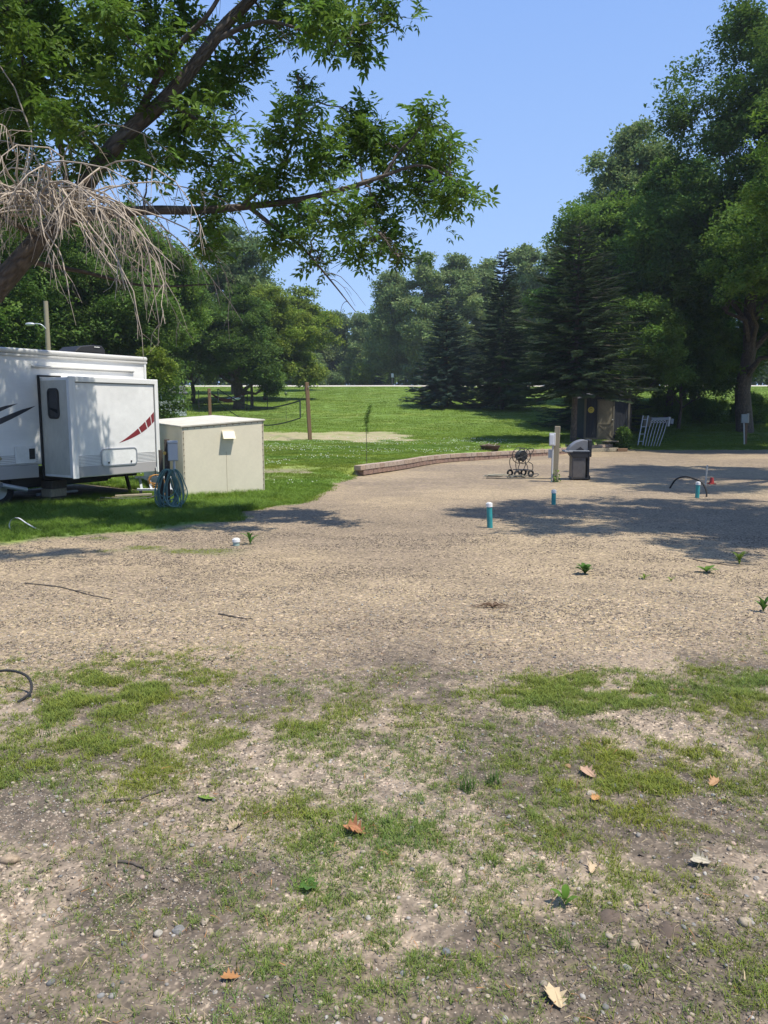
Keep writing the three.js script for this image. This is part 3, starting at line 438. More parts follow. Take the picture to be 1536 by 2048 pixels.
// left middle ground and behind the camper
broadleaf({ seed: 120, label: 'dark thick-trunked tree that the hammock hangs from', name: 'hammock_tree', x: -10.9, d: 58.3, h: 8.6, R: 3.5, tr: 0.42, leaf: leaves.deep, clumps: 190, per: 44, clump: 0.6, size: 0.62, base: 0.25, low: 0.42, lobes: [[0, 5.2, 0, 2.6], [1.9, 2.6, 0.6, 1.5, 0.9], [-1.9, 3.2, 0.4, 1.6, 1.1], [0.4, 7.1, 0, 1.9], [-1.4, 5.4, 0.6, 1.8], [1.5, 4.6, 0.4, 1.7], [0.2, 3.9, 1.8, 1.4], [2.4, 1.9, 0.3, 0.9, 0.6], [-2.9, 4.0, 0.2, 1.2]] });
broadleaf({ seed: 121, label: 'rounded yellow-green tree behind the hammock tree', name: 'locust_tree', x: -10.2, d: 67, h: 9.4, R: 4.4, tr: 0.2, leaf: leaves.yellow, clumps: 170, per: 46, clump: 0.75, size: 0.72, base: 0.3, low: 0.38 });
broadleaf({ seed: 122, label: 'tall open-crowned tree with bare dark upper limbs showing against the sky', name: 'ash_tree', x: -14.6, d: 76, h: 16, R: 5.2, tr: 0.28, leaf: leaves.far, kind: 'far', clumps: 100, per: 26, clump: 0.9, size: 0.9, base: 0.5, low: 0.25, twig: 1 });
broadleaf({ seed: 123, label: 'thin spreading tree reaching right beside the yellow-green crown', name: 'ash_tree', x: -8.2, d: 82, h: 10.6, R: 3.6, tr: 0.17, leaf: leaves.yellow, kind: 'far', clumps: 60, per: 24, clump: 0.7, size: 0.8, base: 0.5, low: 0.3, twig: 1 });
broadleaf({ seed: 124, label: 'twin-trunked tree beside the small white shed, left stem', name: 'maple_tree', x: -16.7, d: 62, h: 11.5, R: 3.8, tr: 0.2, leaf: leaves.deep, clumps: 150, per: 44, clump: 0.8, size: 0.7, base: 0.3, low: 0.35 });
broadleaf({ seed: 125, label: 'darker tree right beside the twin tree by the white shed', name: 'maple_tree', x: -15.6, d: 63.5, h: 10.4, R: 3.6, tr: 0.18, leaf: leaves.deep, clumps: 130, per: 44, clump: 0.8, size: 0.7, base: 0.28, low: 0.35 });
broadleaf({ seed: 126, label: 'leafy tree standing behind the rear end of the camper', name: 'maple_tree', x: -14.4, d: 45.5, h: 12.2, R: 4.2, tr: 0.22, leaf: leaves.mid, clumps: 180, per: 46, clump: 0.75, size: 0.66, base: 0.46, low: 0.3 });
broadleaf({ seed: 127, label: 'dark tree behind the black rooftop unit of the camper', name: 'maple_tree', x: -14.0, d: 36, h: 10.4, R: 4.4, tr: 0.22, leaf: leaves.deep, clumps: 190, per: 46, clump: 0.75, size: 0.6, base: 0.18, low: 0.35 });
broadleaf({ seed: 128, label: 'dark tree behind the front of the camper at the left edge', name: 'maple_tree', x: -16.6, d: 31, h: 13.4, R: 5.2, tr: 0.26, leaf: leaves.deep, clumps: 210, per: 46, clump: 0.85, size: 0.6, base: 0.16, low: 0.35 });
broadleaf({ seed: 129, label: 'tree in the dark wood seen between the two trees behind the camper', name: 'maple_tree', x: -20, d: 47, h: 14, R: 5.4, tr: 0.26, leaf: leaves.mid, clumps: 170, per: 46, clump: 1, size: 0.8, base: 0.14, low: 0.35 });
broadleaf({ seed: 130, label: 'farther wood tree left behind the camper', name: 'maple_tree', x: -27, d: 56, h: 16, R: 6, tr: 0.28, leaf: leaves.deep, clumps: 150, per: 46, clump: 1.2, size: 0.95, base: 0.12, low: 0.35 });
broadleaf({ seed: 131, label: 'tree behind the twin tree, filling the wood above the white shed', name: 'maple_tree', x: -22.5, d: 68, h: 14.5, R: 5.6, tr: 0.26, leaf: leaves.mid, clumps: 140, per: 46, clump: 1.2, size: 0.95, base: 0.14, low: 0.35 });
broadleaf({ seed: 132, label: 'bright leafy sapling tree showing just right of the camper slide-out', name: 'elm_tree', x: -9.7, d: 33, h: 4.3, R: 0.75, tr: 0.05, leaf: leaves.yellow, clumps: 40, per: 34, clump: 0.24, size: 0.42, base: 0.66, low: 0.4 });
{ // the far-off wood behind the road trees, one mass
  const r = rng(300), pts = [], o = new THREE.Group(); o.name = 'distant_wood'; o.userData.kind = 'stuff'; scene.add(o);
  tag(o, 'dark mass of distant woodland closing the view behind the road trees', 'woodland');
  const list = [];
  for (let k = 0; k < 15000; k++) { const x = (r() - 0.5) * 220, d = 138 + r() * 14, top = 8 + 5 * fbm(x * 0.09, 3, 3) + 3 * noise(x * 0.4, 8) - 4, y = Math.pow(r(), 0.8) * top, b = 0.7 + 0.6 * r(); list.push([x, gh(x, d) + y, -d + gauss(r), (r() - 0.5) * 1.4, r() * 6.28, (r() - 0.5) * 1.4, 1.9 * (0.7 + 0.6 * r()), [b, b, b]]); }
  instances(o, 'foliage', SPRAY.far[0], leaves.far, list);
}
// ---------------------------------------------------------------- grass
const bladeTuft = (seed, n, radius, h, w, lean = 0.5, segs = 2) => {
  const r = rng(seed), out = [];
  for (let k = 0; k < n; k++) {
    const a = r() * 6.28, q = Math.sqrt(r()) * radius, x = Math.cos(a) * q, z = Math.sin(a) * q, hh = h * (0.55 + 0.6 * r()), f = r() * 6.28, l = lean * hh * (0.3 + r()), dx = Math.cos(f), dz = Math.sin(f), ww = w * (0.7 + 0.5 * r());
    const at = (t, s) => { const c = 1 - t * 0.85; return [x + dx * l * t * t - dz * ww * s * c, hh * t * (1 - 0.25 * lean * t), z + dz * l * t * t + dx * ww * s * c]; };
    if (segs === 1) out.push(...at(0, -0.5), ...at(0, 0.5), ...at(1, 0));
    else out.push(...at(0, -0.5), ...at(0, 0.5), ...at(0.5, 0.5), ...at(0, -0.5), ...at(0.5, 0.5), ...at(0.5, -0.5), ...at(0.5, -0.5), ...at(0.5, 0.5), ...at(1, 0));
  }
  return flatGeo(out);
};
const grassMat = leafMat(0.158, 0.242, 0.030, 0.4), grassYoung = leafMat(0.205, 0.255, 0.050, 0.4), straw = mat(0.36, 0.28, 0.16, 0.9);
function stuffGroup(name, label, category) { const o = new THREE.Group(); o.name = name; o.userData.kind = 'stuff'; scene.add(o); return tag(o, label, category); }
{
  const r = rng(400), lawnG = stuffGroup('lawn_grass', 'mown green grass of the wide lawn', 'grass');
  const fine = bladeTuft(1, 46, 0.17, 0.06, 0.009, 0.7, 1), fine2 = bladeTuft(2, 46, 0.17, 0.06, 0.009, 0.7, 1), coarse = bladeTuft(3, 40, 0.42, 0.09, 0.03, 0.7, 1);
  const A = [[], []], B = [];
  for (let k = 0; k < 46000; k++) { // near lawn, out to the volleyball court
    const d = 12 + Math.pow(r(), 1.25) * 31, x = (r() - 0.5) * d * 1.12 - 0.5; if (lawnMask(x, d) < 0.4 + 0.4 * r()) continue; if (d > 35 && sandMask(x, d) > 0.35 + r() * 0.5) continue;
    if (d > 17 && d < 23 && x < -0.3 && x > -4.2 && fbm(x * 0.8 + 60, d * 0.8, 3) > 0.55 && r() < 0.8) continue;
    const b = (0.7 + 0.5 * fbm(x * 0.7, d * 0.7, 2)) * (0.85 + 0.3 * r()), y = (fbm(x * 0.4 + 90, d * 0.9, 3) - 0.45) * 0.9;
    A[k & 1].push([x, gh(x, d) - 0.008, -d, 0, r() * 6.28, 0, [1.1, 0.75 + 0.5 * r(), 1.1], [b * (1 + y), b * (1 + y * 0.3), b]]);
  }
  for (let k = 0; k < 30000; k++) { const d = 40 + Math.pow(r(), 1.2) * 55, x = (r() - 0.5) * d * 1.12; if (d < 47 && sandMask(x, d) > 0.4) continue; const b = 0.75 + 0.5 * fbm(x * 0.25, d * 0.6, 2); B.push([x, gh(x, d) - 0.015, -d, 0, r() * 6.28, 0, [1.2, 0.6 + 0.4 * r(), 1.2], [b * 1.02, b, b]]); }
  instances(lawnG, 'grass', fine, grassMat, A[0]); instances(lawnG, 'grass', fine2, grassMat, A[1]); instances(lawnG, 'grass', coarse, grassMat, B);
  // longer grass along the camper, the box and the gravel edge
  const tallG = stuffGroup('tall_grass', 'longer unmown grass along the camper and the cream box', 'grass'), tall = [bladeTuft(6, 22, 0.10, 0.2, 0.008, 0.9), bladeTuft(7, 22, 0.10, 0.16, 0.008, 1.0)], L = [[], []];
  for (let k = 0; k < 30000; k++) {
    const d = 9 + r() * 9.5, x = -12 + r() * 11.2, e = d - interp(x, EDGE); if (e < -0.25 + 0.5 * fbm(x * 3, d * 3, 2) || r() < ss(1.8, 4.5, e) * 0.75 || lawnMask(x, d) < 0.3) continue;
    const s = (0.45 + 0.75 * fbm(x * 1.2 + 3, d * 1.2, 2)) * lerp(0.55, 1, ss(0, 0.9, e)) * (x > -2.3 ? 0.6 : 1), b = 0.72 + 0.5 * r(); L[k & 1].push([x, gh(x, d) - 0.01, -d, 0, r() * 6.28, 0, s, [b * 0.92, b, b]]);
  }
  L.forEach((l, k) => instances(tallG, 'grass', tall[k], grassMat, l));
  // young grass pushing through the foreground dirt
  const foreG = stuffGroup('sparse_grass', 'thin young grass growing through the foreground dirt', 'grass'), tufts = [bladeTuft(11, 7, 0.022, 0.036, 0.0042, 1.1), bladeTuft(12, 9, 0.03, 0.03, 0.004, 1.3), bladeTuft(13, 6, 0.02, 0.055, 0.004, 0.9)], F = [[], [], []];
  for (let k = 0; k < 170000; k++) {
    const d = 1.7 + Math.pow(r(), 0.85) * 4.1, x = (r() - 0.5) * (d * 1.12 + 0.5), m = weedMask(x, d); if (r() > m * 0.85 + 0.06 * (d < 4.8 ? 1 : 0) * ss(0.3, 0.6, fbm(x * 3 + 70, d * 3, 2))) continue;
    const b = 0.7 + 0.55 * r(), y = (fbm(x * 2 + 3, d * 2, 2) - 0.5) * 0.4 + (r() - 0.5) * 0.3, q = r(); F[q < 0.45 ? 0 : q < 0.9 ? 1 : 2].push([x, GY(x, d) - 0.003, -d, (r() - 0.5) * 0.4, r() * 6.28, (r() - 0.5) * 0.4, 0.55 + 0.75 * r() * (0.5 + m), [b * (1 + y), b * (1 + y * 0.3), b * (1 - y)]]);
  }
  F.forEach((l, k) => instances(foreG, 'grass', tufts[k], grassYoung, l));
  const M = []; // mossy low growth on the gravel by the camper, and specks further out
  for (let k = 0; k < 9000; k++) { const d = 8.5 + r() * 3.2, x = -4.6 + r() * 3.2; if (mossMask(x, d) < 0.25 + 0.6 * r()) continue; const b = 0.9 + 0.4 * r(); M.push([x, gh(x, d) - 0.003, -d, 0, r() * 6.28, 0, 0.55 + 0.5 * r(), [b * 1.1, b, b * 0.7]]); }
  instances(foreG, 'grass', tufts[1], grassYoung, M);
  const clov = stuffGroup('clover_flowers', 'white clover flowers dotted through the lawn', 'flowers'), C = [], ball = new THREE.IcosahedronGeometry(0.011, 0);
  for (let k = 0; k < 5200; k++) { const d = 18 + r() * 22, x = -11 + r() * 17; if (lawnMask(x, d) < 0.9 || fbm(x * 0.5 + 12, d * 0.5, 3) < 0.47 + 0.1 * r()) continue; C.push([x, gh(x, d) + 0.05 + 0.03 * r(), -d, 0, r() * 6, 0, 0.7 + 0.6 * r()]); }
  instances(clov, 'clover', ball, mat(0.74, 0.76, 0.66, 0.9), C);
}
// ---------------------------------------------------------------- loose stones, crumbs and litter
const pebble = (seed, det, sq) => { const g = new THREE.IcosahedronGeometry(1, det), p = g.attributes.position, r = rng(seed), a = r() * 9, ax = 0.8 + 0.3 * r(), az = 0.7 + 0.3 * r(); for (let k = 0; k < p.count; k++) { const x = p.getX(k), y = p.getY(k), z = p.getZ(k), n = 1 + 0.28 * (noise(x * 1.7 + a + 5, z * 1.7 + y * 1.3 + a) - 0.5) + 0.1 * (noise(x * 4 + a, y * 4 + z * 3) - 0.5); p.setXYZ(k, x * n * ax, y * n * sq, z * n * az); } return smoothed(g); };
function smoothed(g) { // share normals between coinciding corners
  const p = g.attributes.position; g.computeVertexNormals(); const n = g.attributes.normal, map = new Map();
  for (let k = 0; k < p.count; k++) { const key = p.getX(k).toFixed(4) + p.getY(k).toFixed(4) + p.getZ(k).toFixed(4), a = map.get(key) ?? [0, 0, 0]; a[0] += n.getX(k); a[1] += n.getY(k); a[2] += n.getZ(k); map.set(key, a); }
  for (let k = 0; k < p.count; k++) { const a = map.get(p.getX(k).toFixed(4) + p.getY(k).toFixed(4) + p.getZ(k).toFixed(4)), l = Math.hypot(...a) || 1; n.setXYZ(k, a[0] / l, a[1] / l, a[2] / l); } return g;
}
const stoneMat = new THREE.MeshStandardMaterial({ color: 0xffffff, roughness: 0.85 });
const stoneTone = (r) => { const q = r(), b = 0.16 + 0.20 * r(); return q < 0.58 ? [b * 1.12, b * 0.93, b * 0.70] : q < 0.76 ? [b * 1.05, b * 0.97, b * 0.85] : q < 0.86 ? [b * 0.62, b * 0.61, b * 0.57] : [b * 1.1, b * 0.80, b * 0.62]; };
{
  const r = rng(500), o = stuffGroup('loose_gravel', 'small loose pebbles scattered over dirt and gravel', 'gravel'), S = [0, 1, 2].map((k) => pebble(k + 3, 1, 0.55 + 0.1 * k)), lists = [[], [], []];
  for (let k = 0; k < 110000; k++) {
    const d = 1.7 + Math.pow(r(), 1.25) * 6.5, x = (r() - 0.5) * (d * 1.12 + 0.4), gm = gravelMask(x, d); if (gm < 0.5 && r() > 0.3 + 0.6 * ss(0.45, 0.65, fbm(x * 2.2 + 9, d * 2.2, 3))) continue;
    if (r() < ss(6.0, 8.2, d)) continue;
    const s = 0.0016 + 0.0048 * r() * r() * r() + (r() < 0.03 ? 0.007 * r() : 0) + d * 0.0003; lists[k % 3].push([x, GY(x, d) + s * 0.15, -d, (r() - 0.5) * 0.6, r() * 6.28, (r() - 0.5) * 0.6, s, stoneTone(r)]);
  }
  for (let k = 0; k < 900; k++) { const d = 1.7 + r() * 3.4, x = (r() - 0.5) * (d * 1.12), s = 0.007 + 0.008 * r() * r(); lists[k % 3].push([x, GY(x, d) + s * 0.15, -d, (r() - 0.5) * 0.5, r() * 6.28, (r() - 0.5) * 0.5, s, stoneTone(r)]); }
  lists.forEach((l, k) => instances(o, 'pebbles', S[k], stoneMat, l));
  const c = stuffGroup('soil_crumbs', 'dark crumbs of soil, bark and dead grass lying over the gravel', 'soil'), chip = pebble(9, 1, 0.55), chips = [];
  for (let k = 0; k < 60000; k++) { const d = 1.8 + Math.pow(r(), 1.2) * 9, x = (r() - 0.5) * (d * 1.12 + 0.4), dr = fbm(x * 1.6 + 4, d * 3.2, 3); if (r() > ss(0.40, 0.66, dr) + 0.05 || lawnMask(x, d) > 0.3) continue; const s = 0.0022 + 0.008 * r() * r() * r() + d * 0.0004, b = 0.05 + 0.09 * r(); chips.push([x, GY(x, d) + 0.001, -d, (r() - 0.5) * 1.6, r() * 6.28, (r() - 0.5) * 1.6, [s * (1 + 0.5 * r()), s * (0.6 + 0.5 * r()), s], [b * 1.15, b * 0.92, b * 0.70]]); }
  for (let k = 0; k < 26000; k++) { const d = 6.5 + r() * 10, x = (r() - 0.5) * (d * 1.12 + 0.4), dr = fbm(x * 0.9 + 4, d * 1.6, 4); if (r() > ss(0.42, 0.66, dr) || r() < ss(11, 16, d) || r() > ss(6.5, 8.5, d) || lawnMask(x, d) > 0.3) continue; const s = 0.005 + 0.014 * r() * r() * r(), b = 0.06 + 0.12 * r(); chips.push([x, GY(x, d) + 0.001, -d, (r() - 0.5) * 1.6, r() * 6.28, (r() - 0.5) * 1.6, [s * (1 + 0.8 * r()), s * (0.5 + 0.5 * r()), s], [b * 1.15, b * 0.92, b * 0.70]]); }
  instances(c, 'crumbs', chip, stoneMat, chips);
  const l = stuffGroup('dry_straw', 'bits of dry straw, brown seed husks and dead grass on the dirt', 'litter'), bit = bladeTuft(31, 2, 0.02, 0.034, 0.0024, 1.6), bits = [];
  for (let k = 0; k < 5200; k++) { const d = 1.7 + Math.pow(r(), 1) * 4.6, x = (r() - 0.5) * (d * 1.12), n = fbm(x * 1.3 + 55, d * 1.3, 3); if (n < 0.38 + 0.25 * r()) continue; const q = r(), b = 0.5 + 0.8 * r(); bits.push([x, GY(x, d), -d, (r() - 0.5) * 2.6, r() * 6.28, (r() - 0.5) * 2.6, 0.5 + r(), q < 0.25 ? [b * 0.8, b * 0.5, b * 0.32] : [b * 0.9, b * 0.9, b * 0.9]]); }
  instances(l, 'straw', bit, straw, bits);
}
// single stones that stand out
[[-1.38, 2.65, 0.034, 'largest pale tan stone, at the left edge of the foreground', [0.40, 0.30, 0.20]], [-0.18, 2.58, 0.014, 'small cream stone beside the round-leaved weed', [0.40, 0.31, 0.21]], [0.31, 2.57, 0.017, 'cream oval stone right of the lower middle', [0.42, 0.34, 0.23]], [0.76, 3.18, 0.02, 'dark grey pebble left of the cream shell-like pebbles', [0.10, 0.11, 0.11]], [1.02, 3.22, 0.019, 'smooth grey pebble near the curled brown leaf', [0.2, 0.2, 0.19]], [0.9, 3.16, 0.021, 'pale curved pebble beside the dark grey one', [0.42, 0.36, 0.27]], [0.86, 3.42, 0.018, 'orange-tan pebble above the row of pale pebbles', [0.33, 0.2, 0.1]], [-0.66, 2.28, 0.024, 'flat grey stone among the cluster of small pebbles at lower left', [0.26, 0.25, 0.23]], [-0.585, 2.32, 0.016, 'rounded cream stone in the lower left pebble cluster', [0.4, 0.33, 0.24]], [-0.56, 2.27, 0.017, 'tan stone at the right of the lower left pebble cluster', [0.36, 0.29, 0.2]], [-0.72, 2.26, 0.018, 'white stone at the left of the lower left pebble cluster', [0.45, 0.41, 0.34]], [0.19, 2.16, 0.018, 'blue-grey pebble below the grass sprig at lower right', [0.17, 0.18, 0.19]], [1.17, 2.3, 0.026, 'broad cream stone near the lower right edge', [0.4, 0.33, 0.23]], [0.78, 2.2, 0.021, 'tan stone low at the right beside the ant hills', [0.37, 0.3, 0.21]]].forEach(([x, d, s, label, c], k) => {
  const m = new THREE.Mesh(pebble(40 + k, 3, 0.6), dirt(c[0] * 0.95, c[1] * 0.95, c[2] * 0.95, 0.85, 200 + k, 0.45, 2, 2)); m.name = numbered('stone'); m.scale.setScalar(s); m.position.set(x, GY(x, d) + s * 0.2, -d); m.rotation.y = k * 1.3; scene.add(m); tag(m, label, 'stone');
});
// dry oak leaves
const oakShape = new THREE.Shape(); { const o = [[0, 0], [0.05, 0.12], [0.22, 0.16], [0.14, 0.27], [0.33, 0.36], [0.2, 0.46], [0.4, 0.58], [0.22, 0.66], [0.27, 0.8], [0.12, 0.84], [0, 1]]; oakShape.moveTo(0, -0.16); oakShape.lineTo(0.015, -0.15); o.forEach((p) => oakShape.lineTo(p[0], p[1])); o.slice(0, -1).reverse().forEach((p) => oakShape.lineTo(-p[0] * 0.93, p[1] * 1.02)); }
function curled(shape, curl, twist, thick = 0.012) { // a leaf blade rolled up along its length
  const g = new THREE.ExtrudeGeometry(shape, { depth: thick, bevelEnabled: false, curveSegments: 4, steps: 1 }), p = g.attributes.position;
  for (let k = 0; k < p.count; k++) { const x = p.getX(k), y = p.getY(k), z = p.getZ(k); p.setXYZ(k, x, z + curl * x * x * 2.6 + twist * (y - 0.4) * (y - 0.4) * 0.9 + 0.05 * noise(x * 6 + 9, y * 6) , -y); } g.computeVertexNormals(); return g;
}
[[0.96, 3.3, 0.095, 0.6, 'pinkish-tan dry oak leaf lying highest at the right', [0.36, 0.23, 0.15], 1.0], [0.93, 3.13, 0.06, 2.2, 'small orange-brown dry leaf scrap below the pinkish oak leaf', [0.38, 0.19, 0.07], 0.7], [1.44, 3.22, 0.075, -0.9, 'curled brown dry leaf at the right edge', [0.33, 0.19, 0.09], 1.6], [-0.07, 2.82, 0.10, 1.2, 'rust-brown dry leaf near the middle of the foreground', [0.30, 0.13, 0.055], 1.4], [-0.57, 2.93, 0.085, 2.6, 'grey-tan crumpled dry leaf left of the middle', [0.3, 0.23, 0.15], 1.8], [0.49, 1.93, 0.095, 0.2, 'pale tan dry oak leaf at the very bottom edge', [0.44, 0.34, 0.2], 0.6], [-0.42, 2.06, 0.06, 1.8, 'bright orange dry leaf scrap at the bottom left', [0.30, 0.14, 0.045], 1], [0.74, 2.56, 0.07, -0.5, 'pale folded dry leaf right of the two-leaved weed', [0.42, 0.32, 0.2], 1.8], [1.2, 2.63, 0.08, 1.5, 'silvery narrow dry leaf below the right-hand leaf group', [0.36, 0.32, 0.24], 1.7], [-0.72, 3.12, 0.085, 1.4, 'flat green fallen leaf left of the middle', [0.13, 0.2, 0.03], 0.3]].forEach(([x, d, s, a, label, c, curl], k) => {
  const m = new THREE.Mesh(curled(oakShape, curl * (k % 2 ? 1 : 0.7), 0.5), mat(...c, 0.75)); m.name = numbered('fallen_leaf'); m.scale.setScalar(s); m.position.set(x, GY(x, d) + 0.002, -d); m.rotation.set((hash(k, 1) - 0.5) * 0.5, a, (hash(k, 2) - 0.5) * 0.6); scene.add(m); tag(m, label, 'leaf');
});
// sticks
[[[[-1.36, 6.2], [-1.2, 6.1], [-1.06, 6.02]], 0.008, 'short dark stick lying on the gravel left of the middle'], [[[0.75, 4.43], [0.93, 4.45], [1.06, 4.6], [1.2, 4.72], [1.45, 4.82]], 0.006, 'long pale bent twig across the grass patch at the right'], [[[-1.18, 3.08], [-1.07, 3.12], [-0.96, 3.2]], 0.008, 'grey stick on the dirt in the left foreground'], [[[-3.5, 7.35], [-3.1, 7.2], [-2.7, 6.9], [-2.45, 6.75]], 0.007, 'thin branched twig on the gravel by the left edge'], [[[0.98, 3.75], [1.07, 3.55], [1.18, 3.38]], 0.004, 'thin straw-like twig above the dry oak leaves'], [[[3.55, 8.7], [3.7, 8.45], [3.9, 8.3]], 0.006, 'crooked twig on the gravel near the right edge'], [[[-0.98, 2.65], [-0.9, 2.62], [-0.84, 2.58]], 0.006, 'short black stick low in the left foreground']].forEach(([p, rad, label], k) => {
  const s = new Soup(), pts = new THREE.CatmullRomCurve3(p.map(([x, d]) => V(x, GY(x, d) + rad * 0.7, -d))).getPoints(14); pts.forEach((q, i) => { q.y = GY(q.x, -q.z) + rad * 0.8; q.x += (hash(i, k) - 0.5) * 0.012; }); s.limb(pts, rad, rad * 0.5, 7);
  if (k === 3 || k === 5) { const b = pts[7]; s.limb([b, b.clone().add(V(0.1, 0.03, 0.12)), b.clone().add(V(0.24, 0.01, 0.16))], rad * 0.6, rad * 0.3, 5); }
  const m = new THREE.Mesh(s.geo(), k === 1 || k === 4 ? mat(0.30, 0.22, 0.14, 0.9) : mat(0.085, 0.07, 0.055, 0.95)); m.name = numbered('stick'); scene.add(m); tag(m, label, 'stick');
});
// weeds: rosettes of lance-shaped leaves, each leaf its own piece
const lance = (ratio) => { const P = [], I = [], n = 6; for (let k = 0; k <= n; k++) { const t = k / n, w = ratio * Math.pow(Math.sin(Math.PI * Math.min(0.98, 0.06 + t * 0.94)), 0.8) * 0.5, y = 0.9 * t - 0.5 * t * t; for (const s of [-1, 0, 1]) P.push(t * 0.86, y + Math.abs(s) * w * 0.3, s * w); } for (let k = 0; k < n; k++) for (let s = 0; s < 2; s++) { const a = k * 3 + s; I.push(a, a + 3, a + 1, a + 1, a + 3, a + 4); } const g = new THREE.BufferGeometry(); g.setAttribute('position', new THREE.Float32BufferAttribute(P, 3)); g.setAttribute('uv', new THREE.Float32BufferAttribute(new Float32Array(P.length / 3 * 2), 2)); g.setIndex(I); g.computeVertexNormals(); return g; };
const lances = [lance(0.26), lance(0.36), lance(0.6)], weedMat = [leafMat(0.11, 0.21, 0.03, 0.4), leafMat(0.075, 0.16, 0.03, 0.35), leafMat(0.16, 0.24, 0.04, 0.4)];
[[2.09, 7.87, 0.13, 20, 1, 1, 1.0, 'bushy dark green weed standing in the gravel, right of the middle'], [3.39, 7.95, 0.14, 13, 1, 0, 0.55, 'low spreading weed in the gravel by the right side'], [3.96, 8.44, 0.14, 12, 0, 2, 1.2, 'upright yellow-green weed behind the low spreading one'], [3.15, 6.24, 0.13, 9, 0, 1, 1.2, 'tall narrow-leaved weed cut by the right picture edge'], [0.61, 2.4, 0.075, 5, 1, 0, 0.9, 'broad-leaved green seedling in the right foreground dirt'], [-0.26, 2.5, 0.055, 7, 2, 1, 0.35, 'round-leaved low weed in the middle foreground'], [2.62, 7.6, 0.08, 6, 0, 2, 0.9, 'little pale weed between the bushy and the spreading weed'], [2.85, 7.5, 0.07, 5, 0, 2, 1.0, 'smallest weed just below the spreading one'], [-1.6, 2.9, 0.06, 6, 1, 2, 0.6, 'small bright weed at the left edge of the foreground'], [-1.72, 9.75, 0.16, 7, 0, 1, 1.4, 'thin weed growing beside the white capped pipe stub']].forEach(([x, d, s, n, shape, c, up, label], k) => {
  const o = thing('weed', label, 'weed', [x, GY(x, d) - 0.002, -d]), r = rng(700 + k);
  for (let j = 0; j < n; j++) { const m = part(o, 'leaf', lances[shape], weedMat[c]); m.rotation.set(0, j / n * 6.28 * 1.0 + r() * 0.7, (r() - 0.2) * 0.5 * up, 'YXZ'); m.scale.set(s * (0.6 + 0.5 * r()), s * up * (0.7 + 0.7 * r()), s * (0.7 + 0.4 * r())); m.position.y = r() * s * 0.35 * up; }
});
[[0.37, 3.19, 0.11, 'dark green grass tuft in the middle foreground, left of its pair'], [0.49, 3.26, 0.09, 'dark green grass tuft right beside the taller tuft'], [0.57, 2.2, 0.10, 'thin grass sprig low in the right foreground'], [-1.72, 3.75, 0.11, 'pale long-bladed grass tuft at the left edge'], [0.72, 2.2, 0.07, 'short grass sprig beside the thin one at lower right']].forEach(([x, d, h, label], k) => { const m = new THREE.Mesh(bladeTuft(80 + k, k < 2 ? 46 : 18, 0.035, h, 0.0042, 0.75), leafMat(0.075, 0.14, 0.028, 0.3)); m.name = numbered('grass_tuft'); m.position.set(x, GY(x, d) - 0.004, -d); scene.add(m); tag(m, label, 'grass tuft'); });
{ // dead weed clump on the gravel and two ant hills
  const s = new Soup(), r = rng(77), x = 0.93, d = 6.41, o = V(x, GY(x, d), -d); for (let k = 0; k < 46; k++) { const a = r() * 6.28, l = 0.05 + 0.11 * r(); s.limb([V(0, 0.005, 0), V(Math.cos(a) * l * 0.5, 0.03 + 0.02 * r(), Math.sin(a) * l * 0.5), V(Math.cos(a) * l * 1.3, 0.006, Math.sin(a) * l * 0.7)], 0.0025, 0.001, 4); }
  const m = new THREE.Mesh(s.geo(), mat(0.12, 0.07, 0.04, 0.95)); m.name = 'dead_weed'; m.position.copy(o); scene.add(m); tag(m, 'dead brown weed clump lying flat on the gravel', 'weed');
  [[0.75, 2.34, 0.055, 'round dark ant hill in the right foreground dirt'], [0.92, 2.27, 0.045, 'flatter ant hill right of the round one']].forEach(([ax, ad, R, label], k) => { const g = new THREE.LatheGeometry([[0.02, 0.25], [0.16, 0.34], [0.3, 0.36], [0.5, 0.28], [0.75, 0.13], [1.05, -0.12]].map((p) => new THREE.Vector2(p[0] * R, p[1] * R)), 28), p = g.attributes.position; for (let i = 0; i < p.count; i++) { const n = 1 + 0.35 * (fbm(p.getX(i) * 90 + 4, p.getZ(i) * 90, 2) - 0.5); p.setXYZ(i, p.getX(i) * n, p.getY(i) + (noise(p.getX(i) * 300, p.getZ(i) * 300) - 0.5) * 0.004, p.getZ(i) * n); } g.computeVertexNormals(); const h = new THREE.Mesh(g, mat(0.105, 0.078, 0.058, 0.98)); h.name = numbered('ant_hill'); h.position.set(ax, GY(ax, ad), -ad); scene.add(h); tag(h, label, 'ant hill'); });
}

// ---------------------------------------------------------------- built things
const white = dirt(0.80, 0.795, 0.77, 0.38, 11, 0.12), offWhite = dirt(0.60, 0.59, 0.55, 0.5, 12, 0.18), silver = mat(0.36, 0.345, 0.34, 0.4), cream = dirt(0.70, 0.64, 0.495, 0.6, 13, 0.07), creamDark = mat(0.30, 0.22, 0.14, 0.7), black = mat(0.015, 0.015, 0.017, 0.55), rubber = mat(0.02, 0.02, 0.02, 0.9), steel = mat(0.40, 0.42, 0.44, 0.38, { metalness: 0.7 }), galv = mat(0.42, 0.45, 0.48, 0.45, { metalness: 0.45 }), seam = mat(0.05, 0.045, 0.04, 0.9);
const woodTex = (r, g, b, seed) => tex(128, 256, (u, v) => { const k = 0.72 + 0.4 * wrapNoise(u, v * 0.125, 32, seed) + 0.18 * wrapNoise(u, v, 64, seed + 1) - 0.1; return [r * k, g * k, b * k]; }, true);
